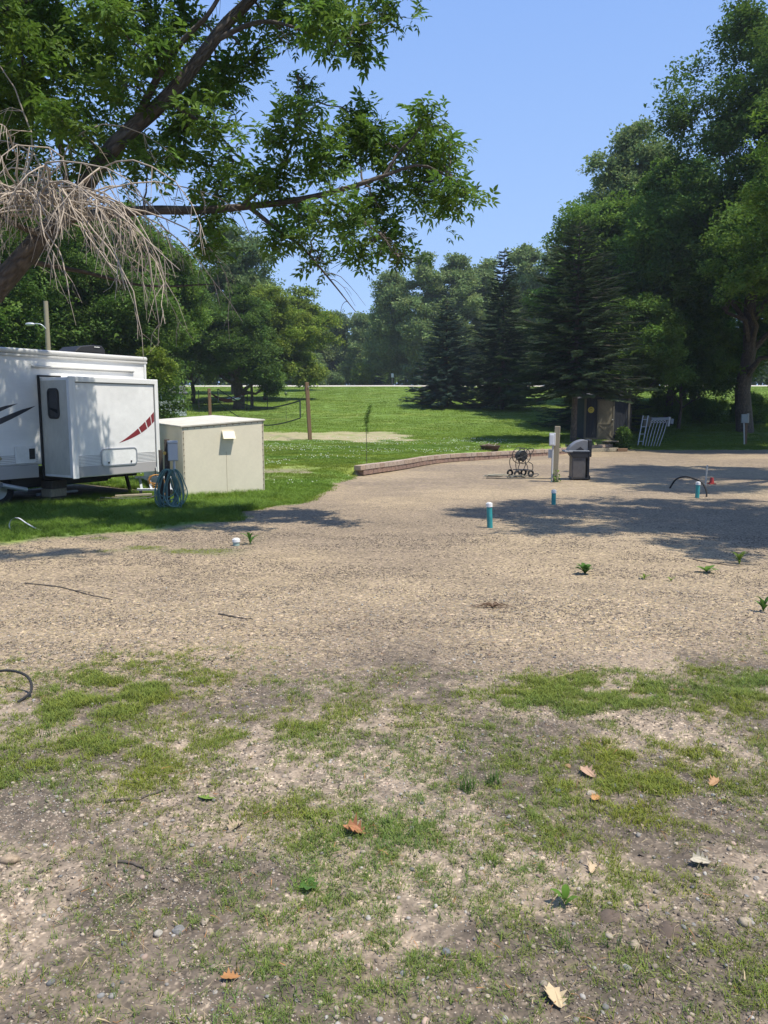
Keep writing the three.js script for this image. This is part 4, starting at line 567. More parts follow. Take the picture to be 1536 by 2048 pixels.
const greyWood = new THREE.MeshStandardMaterial({ map: woodTex(0.30, 0.26, 0.18, 21), roughness: 0.9 }), brownWood = new THREE.MeshStandardMaterial({ map: woodTex(0.20, 0.12, 0.065, 23), roughness: 0.9 }), darkWood = new THREE.MeshStandardMaterial({ map: woodTex(0.075, 0.06, 0.045, 25), roughness: 0.9 });
const shapeOf = (pts) => { const s = new THREE.Shape(); pts.forEach((p, k) => k ? s.lineTo(p[0], p[1]) : s.moveTo(p[0], p[1])); return s; };
const extrude = (s, depth, bevel = 0.004) => new THREE.ExtrudeGeometry(s, { depth, bevelEnabled: bevel > 0, bevelThickness: bevel, bevelSize: bevel, bevelSegments: 2, curveSegments: 10 });
const roundRect = (x, y, w, h, r) => { const s = new THREE.Shape(); s.moveTo(x + r, y); s.lineTo(x + w - r, y); s.absarc(x + w - r, y + r, r, -Math.PI / 2, 0); s.lineTo(x + w, y + h - r); s.absarc(x + w - r, y + h - r, r, 0, Math.PI / 2); s.lineTo(x + r, y + h); s.absarc(x + r, y + h - r, r, Math.PI / 2, Math.PI); s.lineTo(x, y + r); s.absarc(x + r, y + r, r, Math.PI, Math.PI * 1.5); return s; };
const ringOf = (x, y, w, h, r, t) => { const s = roundRect(x, y, w, h, r); s.holes.push(roundRect(x + t, y + t, w - 2 * t, h - 2 * t, Math.max(0.005, r - t))); return s; };

{ // ---- camper trailer, side towards the camera, slide-out pushed out
  const RV = thing('camper_trailer', 'white travel trailer with a pushed-out slide room at the left', 'trailer', [-5.15, -0.2, -16.9], 56.8 * Math.PI / 180);
  const wall = part(RV, 'body', merge([box(8.6, 2.10, 2.45, -4.3, 1.86, -1.225, 0, 0, 0, 0.05)]), white);
  const skirt = part(RV, 'lower_stripe', merge([box(5.95, 0.24, 0.02, -5.62, 0.70, 0.008), box(0.4, 0.24, 0.02, -0.21, 0.70, 0.008)]), silver);
  part(RV, 'floor_frame', merge([box(8.4, 0.16, 0.10, -4.3, 0.5, -0.35), box(8.4, 0.16, 0.10, -4.3, 0.5, -2.1), box(8.6, 0.05, 2.4, -4.3, 0.585, -1.225)]), black);
  const lines = []; for (let k = 0; k < 6; k++) lines.push(box(5.95, 0.009, 0.012, -5.62, 0.85 + k * 0.032, 0.003)); part(RV, 'pinstripes', merge(lines), silver, 'stuff');
  const roof = part(RV, 'roof', merge([box(8.68, 0.10, 2.55, -4.3, 2.93, -1.225, 0, 0, 0, 0.045)]), offWhite);
  part(RV, 'roof_trim', box(8.66, 0.05, 0.03, -4.3, 2.855, 0.018, 0, 0, 0, 0.012), offWhite);
  part(RV, 'corner_trim', box(0.06, 2.1, 0.05, -0.022, 1.86, 0.0, 0, 0, 0, 0.02), white);
  part(RV, 'awning_rail', merge([box(2.35, 0.035, 0.05, -1.5, 2.665, 0.02, 0, 0, 0, 0.012), box(2.35, 0.012, 0.035, -1.5, 2.635, 0.015)]), offWhite);
  // slide-out
  const S = new THREE.Group(); S.name = 'slide_out'; RV.add(S); const x0 = -2.52, w = 2.03, y0 = 0.59, h = 1.86, zf = 0.9;
  part(S, 'wall', box(w, h, 0.92, x0 + w / 2, y0 + h / 2, zf / 2 - 0.01, 0, 0, 0, 0.012), white);
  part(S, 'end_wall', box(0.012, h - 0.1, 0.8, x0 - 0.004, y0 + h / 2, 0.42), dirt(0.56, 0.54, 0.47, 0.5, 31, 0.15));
  part(S, 'side_flange', box(0.13, h + 0.03, 0.035, x0 + 0.045, y0 + h / 2, zf + 0.012, 0, 0, 0, 0.012), white); part(S, 'side_flange', box(0.09, h + 0.03, 0.035, x0 + w - 0.03, y0 + h / 2, zf + 0.012, 0, 0, 0, 0.012), white);
  part(S, 'top_flange', box(w - 0.14, 0.10, 0.033, x0 + w / 2 + 0.03, y0 + h - 0.035, zf + 0.012, 0, 0, 0, 0.012), white);
  part(S, 'seam', merge([box(w - 0.2, 0.012, 0.006, x0 + w / 2 + 0.03, y0 + h - 0.094, zf + 0.003), box(0.008, h - 0.2, 0.006, x0 + 0.118, y0 + h / 2, zf + 0.003), box(0.008, h - 0.2, 0.006, x0 + w - 0.084, y0 + h / 2, zf + 0.003)]), seam);
  part(S, 'grey_band', box(w - 0.225, 0.20, 0.008, x0 + w / 2 + 0.018, y0 + 0.112, zf + 0.003, 0, 0, 0, 0.003), silver);
  const pl = []; for (let k = 0; k < 7; k++) pl.push(box(w - 0.225, 0.009, 0.006, x0 + w / 2 + 0.018, y0 + 0.235 + k * 0.028, zf + 0.002, 0, 0, 0, 0.002)); part(S, 'pinstripes', merge(pl), silver, 'stuff');
  const win = part(S, 'window', place(extrude(ringOf(-0.17, -0.28, 0.34, 0.56, 0.09, 0.035), 0.014), x0 - 0.012, 1.97, 0.43, 0, -Math.PI / 2, 0), black); part(win, 'pane', place(extrude(roundRect(-0.135, -0.245, 0.27, 0.49, 0.06), 0.006, 0), x0 - 0.014, 1.97, 0.43, 0, -Math.PI / 2, 0), mat(0.02, 0.022, 0.025, 0.06));
  part(S, 'rubber_seal', merge([box(0.03, h + 0.1, 0.05, x0 - 0.03, y0 + h / 2, 0.02), box(0.5, 0.03, 0.02, x0 + 0.2, y0 + h + 0.04, 0.02)]), rubber);
  const hatch = part(S, 'hatch', place(extrude(roundRect(x0 + 0.64, y0 + 0.20, 0.80, 0.30, 0.07), 0.006), 0, 0, zf + 0.006), white); part(hatch, 'hatch_frame', place(extrude(ringOf(x0 + 0.62, y0 + 0.18, 0.84, 0.34, 0.08, 0.022), 0.012), 0, 0, zf + 0.006), steel);
  for (const q of [0.78, 1.31]) part(hatch, 'latch', merge([cyl(0.016, 0.016, 0.02, x0 + q, y0 + 0.25, zf + 0.022, Math.PI / 2), box(0.012, 0.05, 0.012, x0 + q, y0 + 0.245, zf + 0.024)]), black);
  const sw = (a, b) => { const s = new THREE.Shape(); s.moveTo(...a[0]); s.quadraticCurveTo(...a[1], ...a[2]); s.lineTo(...b[0]); s.quadraticCurveTo(...b[1], ...b[2]); return s; }, red = mat(0.19, 0.018, 0.022, 0.45);
  { // crescent split by three white gaps
    const P = (t) => [lerp(lerp(1.05, 1.62, t), lerp(1.62, 1.935, t), t), lerp(lerp(0.62, 0.74, t), lerp(0.74, 1.03, t), t)], Q = (t) => [lerp(lerp(1.05, 1.50, t), lerp(1.50, 1.935, t), t), lerp(lerp(0.62, 0.83, t), lerp(0.83, 1.22, t), t)];
    for (const [a, b] of [[0, 0.53], [0.555, 0.735], [0.76, 0.89], [0.91, 1]]) { const pts = []; for (let k = 0; k <= 8; k++) pts.push(P(lerp(a, b, k / 8))); for (let k = 8; k >= 0; k--) pts.push(Q(lerp(a, b, k / 8))); part(S, 'red_swoosh', place(extrude(shapeOf(pts.map((p) => [x0 + p[0], y0 + p[1]])), 0.002, 0), 0, 0, zf + 0.0005), red); }
  }
  // graphics and fittings on the side wall
  const navy = mat(0.02, 0.022, 0.03, 0.4); [[[-4.6, 1.18], [-3.4, 1.5], [-2.62, 1.93], [-2.9, 1.86], [-3.6, 1.62]], [[-4.9, 1.2], [-3.7, 1.66], [-2.98, 1.97], [-3.2, 1.93], [-3.9, 1.76]]].forEach((p) => { const c = new THREE.Shape(); c.moveTo(...p[0]); c.quadraticCurveTo(...p[1], ...p[2]); c.lineTo(...p[3]); c.quadraticCurveTo(...p[4], ...p[0]); part(RV, 'dark_swoosh', place(extrude(c, 0.002, 0), 0, 0, 0.0005), navy); });
  { const c = new THREE.Shape(); c.moveTo(-4.9, 1.5); c.quadraticCurveTo(-4.0, 1.8, -3.33, 2.03); c.lineTo(-3.5, 2.0); c.quadraticCurveTo(-4.1, 1.86, -4.9, 1.5); part(RV, 'red_swoosh', place(extrude(c, 0.002, 0), 0, 0, 0.0005), red); }
  const ud = part(RV, 'utility_door', place(extrude(roundRect(-3.10, 0.86, 0.40, 0.32, 0.02), 0.012), 0, 0, 0.01), white); part(ud, 'vent', merge([box(0.11, 0.2, 0.02, -2.77, 1.03, 0.03), box(0.08, 0.03, 0.03, -2.77, 1.08, 0.035), box(0.08, 0.03, 0.03, -2.77, 0.99, 0.035)]), black);
  part(RV, 'marker_light', place(new THREE.SphereGeometry(0.045, 14, 8).scale(2, 1, 0.5), -3.45, 0.97, 0.02), mat(0.35, 0.3, 0.18, 0.3));
  const unit = new THREE.Group(); unit.name = 'rooftop_unit'; RV.add(unit);
  part(unit, 'shroud', place(extrude(shapeOf([[-0.36, 0], [-0.34, 0.1], [-0.22, 0.19], [0.05, 0.23], [0.30, 0.23], [0.36, 0.16], [0.37, 0]]), 0.6, 0.02), -0.72, 2.98, -1.5), black); part(unit, 'badge', box(0.14, 0.02, 0.01, -0.55, 3.19, -0.872), offWhite); part(unit, 'rib', box(0.66, 0.012, 0.01, -0.72, 3.09, -0.872), rubber);
  // running gear under the floor
  for (const x of [-3.3, -4.15]) for (const z of [-0.35, -2.1]) { const wl = part(RV, 'wheel', place(new THREE.TorusGeometry(0.24, 0.1, 12, 28), x, 0.36, z), rubber); part(wl, 'rim', cyl(0.17, 0.17, 0.16, x, 0.36, z, Math.PI / 2), steel); }
  for (const [x, z] of [[-2.25, -0.15], [-2.3, -1.9]]) { const st = new THREE.Group(); st.name = 'block_stack'; RV.add(st); for (let k = 0; k < 3; k++) part(st, 'block', box(0.36, 0.155, 0.30, x + 0.01 * k, 0.085 + k * 0.16, z, 0, 0.06 * k, 0, 0.012), k === 1 ? greyWood : darkWood); }
  part(RV, 'axle', merge([cyl(0.04, 0.04, 1.9, -3.3, 0.36, -1.225, Math.PI / 2), cyl(0.04, 0.04, 1.9, -4.15, 0.36, -1.225, Math.PI / 2)]), black);
  part(RV, 'tank', box(2.2, 0.22, 1.3, -5.9, 0.44, -1.2, 0, 0, 0, 0.05), black); part(RV, 'tank', box(1.1, 0.2, 1.4, -1.1, 0.46, -1.25, 0, 0, 0, 0.05), black);
  part(RV, 'sewer_pipe', merge([cyl(0.045, 0.045, 0.5, -3.15, 0.42, 0.0, 0, 0, Math.PI / 2 - 0.25), cyl(0.03, 0.03, 0.9, -2.0, 0.2, -0.4, 0, 0, Math.PI / 2)]), galv);
  part(RV, 'skirt_panel', box(5.2, 0.42, 0.03, -4.9, 0.33, -2.42), black); part(RV, 'skirt_panel', box(1.5, 0.40, 0.03, -0.9, 0.36, -2.42), black); part(RV, 'underbelly', box(3.2, 0.2, 1.7, -2.4, 0.45, -1.2, 0, 0, 0, 0.03), black);
  part(RV, 'stabiliser_jack', merge([box(0.06, 0.5, 0.06, -0.35, 0.28, -0.3, 0, 0, 0.25), box(0.2, 0.03, 0.2, -0.41, 0.03, -0.3)]), black); part(RV, 'bumper', box(0.1, 0.1, 2.3, 0.12, 0.55, -1.2), black);
}
{ // ---- cream box housing beside the camper
  const B = thing('cream_box', 'low cream metal-clad box with slanting top beside the camper', 'box', [-4.17, -0.28, -16.0], 30 * Math.PI / 180), w = 1.78, D = 3.6, hl = 1.57, hr = 1.70;
  const front = part(B, 'front_panel', place(extrude(shapeOf([[0, 0.02], [w, 0.02], [w, hr], [0, hl]]), 0.03, 0.003), 0, 0, -0.03), cream);
  part(front, 'panel_seam', box(0.006, 1.0, 0.006, 0.93, 0.55, 0.004), creamDark);
  part(B, 'side_panel', place(extrude(shapeOf([[0, 0.0], [D, 0.0], [D, hl + 0.06], [0, hl]]), 0.03, 0.003), 0, 0, 0, 0, Math.PI / 2, 0).translate(0.004, 0, 0), cream);
  part(B, 'side_panel', place(extrude(shapeOf([[0, 0.0], [D, 0.0], [D, hr + 0.06], [0, hr]]), 0.03, 0.003), w - 0.034, 0, 0, 0, Math.PI / 2, 0), cream);
  part(B, 'back_panel', box(w - 0.01, 1.6, 0.03, w / 2, 0.8, -D + 0.02), cream);
  { const P = [[-0.03, hl + 0.005, 0.03], [w + 0.03, hr + 0.005, 0.03], [w + 0.03, hr + 0.075, -D - 0.03], [-0.03, hl + 0.075, -D - 0.03]], g = new THREE.BufferGeometry(), q = [...P.map((p) => [p[0], p[1] + 0.026, p[2]]), ...P], f = [[0, 1, 2, 3], [7, 6, 5, 4], [4, 5, 1, 0], [5, 6, 2, 1], [6, 7, 3, 2], [7, 4, 0, 3]], v = [], u = []; f.forEach((a) => [0, 1, 2, 0, 2, 3].forEach((k) => { v.push(...q[a[k]]); u.push(q[a[k]][0], q[a[k]][2]); })); g.setAttribute('position', new THREE.Float32BufferAttribute(v, 3)); g.setAttribute('uv', new THREE.Float32BufferAttribute(u, 2)); g.computeVertexNormals(); part(B, 'roof', g, dirt(0.60, 0.56, 0.46, 0.6, 41, 0.2)); }
  part(B, 'roof_seam', box(w + 0.05, 0.014, 0.012, w / 2, (hl + hr) / 2 - 0.004, 0.012, 0, 0, Math.atan2(hr - hl, w)), creamDark);
  const vent = part(B, 'vent_hood', extrude(shapeOf([[0, 0], [0.13, 0.0], [0.045, 0.15], [0, 0.15]]), 0.26, 0.004).rotateY(-Math.PI / 2).translate(1.10, 1.33, 0.002), mat(0.64, 0.58, 0.44, 0.55)); part(vent, 'vent_plate', box(0.27, 0.2, 0.008, 0.968, 1.33, 0.004), cream);
  const sg = cyl(0.011, 0.011, 0.014, 0, 0, 0.006, Math.PI / 2, 0, 0, 7), scr = (x, y) => { const m = part(B, 'screw', sg, creamDark); m.position.set(x, y, 0); };
  for (let k = 0; k < 12; k++) { const t = (k + 0.4) / 12; scr(0.022, lerp(0.12, hl - 0.03, t)); scr(w - 0.022, lerp(0.12, hr - 0.03, t)); scr(lerp(0.06, w - 0.05, t), lerp(hl, hr, t) - 0.03); }
  for (let k = 0; k < 6; k++) scr(lerp(0.1, w - 0.1, k / 5), 0.07);
}
{ // ---- electrical pedestal with hose, left of the box
  const x = -3.86, d = 13.7, P = thing('hose_post', 'dark wooden utility post with grey electric box beside the camper', 'utility post', [x, gh(x, d), -d], 0.35);
  part(P, 'post', box(0.09, 1.28, 0.04, 0, 0.6, 0, 0, 0, -0.02), darkWood); part(P, 'post', box(0.07, 1.1, 0.05, -0.10, 0.5, -0.05), darkWood);
  const bx = part(P, 'electric_box', box(0.17, 0.34, 0.13, 0.10, 1.03, 0.06, 0, 0, 0, 0.012), galv); part(bx, 'lid', box(0.18, 0.05, 0.145, 0.10, 1.19, 0.063, 0, 0, 0, 0.015), galv); part(bx, 'door_edge', box(0.14, 0.25, 0.006, 0.10, 1.0, 0.128), galv);
  part(P, 'conduit', cyl(0.022, 0.022, 0.88, 0.12, 0.43, 0.05), galv); part(P, 'tap', merge([cyl(0.016, 0.016, 0.07, -0.04, 0.98, 0.05, Math.PI / 2), cyl(0.03, 0.03, 0.012, -0.04, 1.0, 0.08, Math.PI / 2)]), mat(0.5, 0.3, 0.05, 0.4)); part(P, 'hanger', merge([box(0.16, 0.05, 0.14, -0.02, 0.66, 0.07), box(0.04, 0.16, 0.05, -0.02, 0.70, 0.04)]), black);
  const hose = thing('garden_hose', 'coiled teal-green garden hose hanging from the wooden post', 'hose', [x, gh(x, d), -d], 0.35), r = rng(9), hm = [mat(0.10, 0.21, 0.19, 0.5), mat(0.16, 0.25, 0.23, 0.5), mat(0.07, 0.15, 0.14, 0.5)];
  for (let k = 0; k < 15; k++) { const w = 0.12 + 0.075 * r(), hh = 0.20 + 0.18 * r() + (k > 9 ? 0.1 : 0), cx = -0.02 + (r() - 0.5) * 0.07 + (k > 9 ? 0.10 : 0), z = 0.08 + 0.008 * k, top = 0.70 + 0.02 * r(), pts = []; for (let j = 0; j < 14; j++) { const a = j / 14 * Math.PI * 2 + Math.PI / 2; pts.push([cx + Math.cos(a) * w * (1 - 0.35 * Math.sin(a)) + (r() - 0.5) * 0.02, top - hh + Math.sin(a) * hh, z + (r() - 0.5) * 0.02]); } part(hose, 'coil', tube(pts, 0.0105, 60, 7, true), hm[k % 3]); }
  part(hose, 'hose_end', tube([[0.10, 0.35, 0.16], [0.16, 0.2, 0.2], [0.14, 0.05, 0.22], [0.02, 0.015, 0.26], [-0.1, 0.012, 0.2]], 0.0105, 30, 7), hm[0]);
  const cord = thing('extension_cord', 'orange extension cord looped under the rear of the camper', 'cord', [-4.36, gh(-4.36, 14.6) , -14.6], 0.35), om = mat(0.50, 0.24, 0.05, 0.55);
  for (let k = 0; k < 7; k++) { const w = 0.09 + 0.05 * r(), hh = 0.08 + 0.05 * r(), pts = []; for (let j = 0; j < 10; j++) { const a = j / 10 * Math.PI * 2; pts.push([0.02 + Math.cos(a) * w + (r() - 0.5) * 0.03, 0.55 - hh + Math.sin(a) * hh, 0.01 * k]); } part(cord, 'loop', tube(pts, 0.006, 40, 6, true), om); } part(cord, 'tail', tube([[0.1, 0.5, 0.02], [0.18, 0.42, 0], [0.16, 0.25, 0.05], [0.22, 0.02, 0.1]], 0.006, 24, 6), om); part(cord, 'hook', box(0.02, 0.16, 0.02, 0.02, 0.6, 0.0), black);
  const lad = thing('step_ladder', 'small aluminium ladder lying on the ground under the camper rear', 'ladder', [-4.95, gh(-4.95, 15.6) + 0.02, -15.6], 0.4); for (const z of [0, 0.34]) part(lad, 'rail', box(0.75, 0.05, 0.025, 0.3, 0.14 + z * 0.65, -z, 0, 0, -0.06), steel); for (let k = 0; k < 4; k++) part(lad, 'rung', box(0.05, 0.03, 0.34 * 1.25, 0.02 + k * 0.19, 0.27 - k * 0.011, -0.17, 0.57), galv); for (const q of [0, 0.6]) part(lad, 'foot', box(0.06, 0.16, 0.05, q, 0.06, 0), black);
  const junk = thing('scrap_lumber', 'dark scrap boards and bent pipe on the ground under the camper', 'lumber', [-5.3, gh(-5.3, 15.2), -15.2], 0.6); part(junk, 'board', box(0.9, 0.04, 0.14, 0, 0.05, 0, 0, 0.3, 0.04), brownWood); part(junk, 'board', box(0.7, 0.04, 0.12, 0.3, 0.09, 0.1, 0, -0.3, 0.02), greyWood); part(junk, 'pipe', tube([[-0.4, 0.1, 0.3], [0.1, 0.06, 0.36], [0.6, 0.05, 0.3], [0.8, 0.14, 0.2], [0.86, 0.3, 0.1]], 0.02, 30, 8), black);
  const strip = thing('white_strap', 'white plastic strip curling up out of the grass at the left edge', 'strap', [-5.15, gh(-5.15, 10.8), -10.8]); { const sh = [[-0.13, 0], [-0.16, 0.08], [-0.12, 0.17], [-0.03, 0.19], [0.08, 0.12], [0.2, 0.05], [0.3, 0.015]], c = curve(sh.map((p) => [p[0], p[1], 0])).getPoints(30), o = [], w = 0.018; for (let k = 0; k < 30; k++) { const a = c[k], b = c[k + 1]; for (const z of [0, 0.004]) o.push(a.x, a.y + z, -w, b.x, b.y + z, -w, b.x, b.y + z, w, a.x, a.y + z, -w, b.x, b.y + z, w, a.x, a.y + z, w); } part(strip, 'band', flatGeo(o), mat(0.68, 0.68, 0.66, 0.5)); }
}
{ // ---- retaining wall of stacked blocks
  const Wl = thing('retaining_wall', 'low curved retaining wall of tan concrete blocks edging the lawn', 'wall'), r = rng(61), pts = [[-0.77, 22.3], [-0.2, 23.45], [0.6, 25.15], [2.06, 28.25], [3.6, 29.85], [5.4, 31.7], [7.3, 33.6], [9.0, 35.8], [11.4, 38.85]], c = new THREE.CatmullRomCurve3(pts.map((p) => V(p[0], 0, -p[1])), false, 'centripetal'), L = c.getLength(), n = Math.round(L / 0.31), G = [0, 1, 2, 3].map((k) => { const g = new RoundedBoxGeometry(0.30, 0.145, 0.2, 1, 0.012), p = g.attributes.position; for (let i = 0; i < p.count; i++) if (p.getZ(i) > 0.05) p.setZ(i, p.getZ(i) + (hash(Math.round(p.getX(i) * 90) + k * 9, Math.round(p.getY(i) * 90)) - 0.5) * 0.018); return g; });
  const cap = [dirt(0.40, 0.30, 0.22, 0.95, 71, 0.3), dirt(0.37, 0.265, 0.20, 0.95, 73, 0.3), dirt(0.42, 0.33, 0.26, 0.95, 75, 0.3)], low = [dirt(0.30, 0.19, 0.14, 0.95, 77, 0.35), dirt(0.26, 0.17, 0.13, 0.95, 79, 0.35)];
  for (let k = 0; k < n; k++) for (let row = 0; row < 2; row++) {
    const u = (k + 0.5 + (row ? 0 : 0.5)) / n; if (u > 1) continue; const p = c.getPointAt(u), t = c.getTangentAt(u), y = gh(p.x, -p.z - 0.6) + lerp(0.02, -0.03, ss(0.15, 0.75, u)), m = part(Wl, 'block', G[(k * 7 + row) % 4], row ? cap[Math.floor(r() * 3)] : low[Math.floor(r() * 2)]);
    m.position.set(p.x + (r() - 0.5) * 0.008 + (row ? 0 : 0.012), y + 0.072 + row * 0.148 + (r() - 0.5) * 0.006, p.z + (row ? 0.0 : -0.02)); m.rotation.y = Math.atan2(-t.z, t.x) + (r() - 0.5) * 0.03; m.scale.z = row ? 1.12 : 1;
  }
}
// ---- teal sewer pipe stubs and the small capped one
[[1.57, 11.29, 0.35, 'nearest and tallest teal pipe stub with white cap, in sunlit gravel', 0.05], [3.25, 14.66, 0.26, 'middle teal pipe stub, in front of the wooden meter post', 0.01], [6.5, 15.9, 0.31, 'teal pipe stub beside the black hose arch at the right', -0.02]].forEach(([x, d, h, label, lean]) => {
  const o = thing('pipe_stub', label, 'pipe', [x, gh(x, d), -d], 0, 'teal sewer pipe stubs'); o.rotation.z = lean; part(o, 'pipe', cyl(0.042, 0.042, h + 0.1, 0, h / 2 - 0.05, 0), dirt(0.035, 0.30, 0.30, 0.45, 15, 0.25)); part(o, 'cap', merge([cyl(0.049, 0.049, 0.055, 0, h - 0.01, 0), cyl(0.03, 0.028, 0.014, 0, h + 0.022, 0)]), white);
});
{ const o = thing('pipe_stub', 'short white-capped pipe stub low in the gravel before the cream box', 'pipe', [-1.88, gh(-1.88, 9.67), -9.67]); part(o, 'pipe', cyl(0.042, 0.042, 0.1, 0, 0.0, 0), mat(0.28, 0.38, 0.33, 0.5)); part(o, 'cap', merge([cyl(0.05, 0.05, 0.035, 0, 0.065, 0), cyl(0.034, 0.032, 0.012, 0, 0.088, 0)]), white); }
{ const o = thing('hose_arch', 'black hose arching out of the gravel behind the teal pipe', 'hose', [6.72, gh(6.72, 16.1), -16.1]); part(o, 'hose', tube([[0.06, -0.05, 0], [0.07, 0.12, -0.05], [0.03, 0.28, -0.2], [-0.08, 0.36, -0.5], [-0.05, 0.34, -1.0], [0.0, 0.22, -1.6], [0.1, -0.03, -2.2]], 0.02, 60, 8), rubber); }
{ const x = 8.0, d = 19.1, o = thing('marker_stake', 'thin white wooden marker stake beside the red cone', 'stake', [x, gh(x, d), -d]); o.rotation.z = -0.04; part(o, 'lath', box(0.045, 0.56, 0.018, 0, 0.22, 0), dirt(0.55, 0.52, 0.45, 0.8, 17, 0.3)); part(o, 'point', cyl(0.001, 0.022, 0.09, 0, -0.06, 0, 0, 0, 0, 4), brownWood); }
{ const x = 8.3, d = 19.45, o = thing('red_cone', 'small red plastic marker cone at the foot of the white stake', 'cone', [x, gh(x, d), -d]); part(o, 'cone', new THREE.LatheGeometry([[0.02, 0.17], [0.035, 0.165], [0.06, 0.05], [0.062, 0.02]].map((p) => new THREE.Vector2(...p)), 20), mat(0.42, 0.03, 0.02, 0.5)); part(o, 'foot', box(0.17, 0.022, 0.17, 0, 0.012, 0), mat(0.36, 0.03, 0.02, 0.5)); }
{ // ---- meter post on the pad
  const x = 4.5, d = 20.3, P = thing('meter_post', 'square wooden post with white meter box next to the grill', 'utility post', [x, gh(x, d), -d], -0.25); part(P, 'post', box(0.14, 1.62, 0.14, 0.03, 0.65, 0, 0, 0, -0.02, 0.012), greyWood); const bx = part(P, 'meter_box', box(0.16, 0.33, 0.14, -0.075, 1.12, 0.10, 0, 0, 0, 0.012), mat(0.52, 0.53, 0.54, 0.5)); part(bx, 'cover', box(0.11, 0.27, 0.03, -0.085, 1.11, 0.18, 0, 0, 0, 0.012), mat(0.62, 0.63, 0.64, 0.45)); part(P, 'conduit', cyl(0.026, 0.026, 0.98, -0.06, 0.46, 0.09), mat(0.46, 0.46, 0.45, 0.5)); part(P, 'junction_box', box(0.09, 0.22, 0.08, -0.13, 0.74, -0.02), galv);
  const w = thing('post_vine', 'little green vine climbing the foot of the meter post', 'plant', [x + 0.03, gh(x, d), -d + 0.1]), r = rng(8); for (let k = 0; k < 34; k++) { const m = part(w, 'leaf', lances[2], weedMat[k % 3]); m.position.set((r() - 0.5) * 0.2, r() * r() * 0.46, 0.03 + r() * 0.06); m.rotation.set(r() - 0.5, r() * 6.28, (r() - 0.5) * 1.4); m.scale.setScalar(0.05 + 0.04 * r()); }
}
{ // ---- gas grill seen from its side
  const x = 5.32, d = 20.9, K = thing('gas_grill', 'dark grey gas grill with closed lid on the gravel pad', 'grill', [x, gh(x, d), -d], -0.12), taupe = dirt(0.115, 0.105, 0.098, 0.5, 51, 0.25), lidM = dirt(0.20, 0.205, 0.215, 0.45, 53, 0.2);
  const cab = part(K, 'cabinet', box(0.36, 0.58, 0.62, -0.06, 0.34, -0.1, 0, 0, 0, 0.012), taupe); part(cab, 'side_panel', box(0.30, 0.50, 0.012, -0.06, 0.33, 0.214), taupe); const lv = []; for (let k = 0; k < 7; k++) lv.push(box(0.012, 0.05, 0.01, -0.17 + k * 0.036, 0.56, 0.222)); part(cab, 'louvre', merge(lv), black, 'stuff');
  part(K, 'firebox', place(extrude(shapeOf([[-0.33, 0.76], [0.16, 0.76], [0.16, 0.62], [-0.24, 0.62]]), 0.66, 0.008), 0, 0, -0.43), black); part(K, 'front_shelf', box(0.22, 0.05, 0.72, -0.34, 0.77, -0.1, 0, 0, 0, 0.02), lidM); part(K, 'rim', box(0.56, 0.045, 0.70, -0.07, 0.785, -0.1, 0, 0, 0, 0.02), dirt(0.13, 0.15, 0.18, 0.4, 55, 0.2));
  const prof = new THREE.Shape(); prof.moveTo(-0.33, 0.81); prof.quadraticCurveTo(-0.22, 0.98, -0.06, 1.04); prof.quadraticCurveTo(0.08, 1.09, 0.15, 1.05); prof.lineTo(0.16, 0.81); const lid = part(K, 'lid', place(extrude(prof, 0.58, 0.015), 0, 0, -0.40), lidM);
  part(lid, 'end_cap', place(extrude(shapeOf([[-0.15, 0.815], [0.07, 0.815], [-0.03, 0.90]]), 0.01, 0.002), 0, 0, 0.196), black); part(lid, 'handle', merge([cyl(0.014, 0.014, 0.5, -0.37, 0.93, -0.1, Math.PI / 2), box(0.08, 0.016, 0.016, -0.33, 0.92, 0.1), box(0.08, 0.016, 0.016, -0.33, 0.92, -0.3)]), black);
  part(K, 'back_panel', merge([box(0.10, 0.46, 0.62, 0.22, 0.86, -0.1, 0, 0, 0, 0.02), box(0.06, 0.66, 0.5, 0.2, 0.36, -0.1)]), black); for (const z of [-0.3, 0.12]) part(K, 'wheel', cyl(0.07, 0.07, 0.03, 0.2, 0.07, z, Math.PI / 2), rubber); for (const z of [-0.36, 0.18]) part(K, 'foot', box(0.05, 0.06, 0.05, -0.2, 0.03, z), black); part(K, 'base', box(0.46, 0.03, 0.64, -0.03, 0.05, -0.1), black);
}
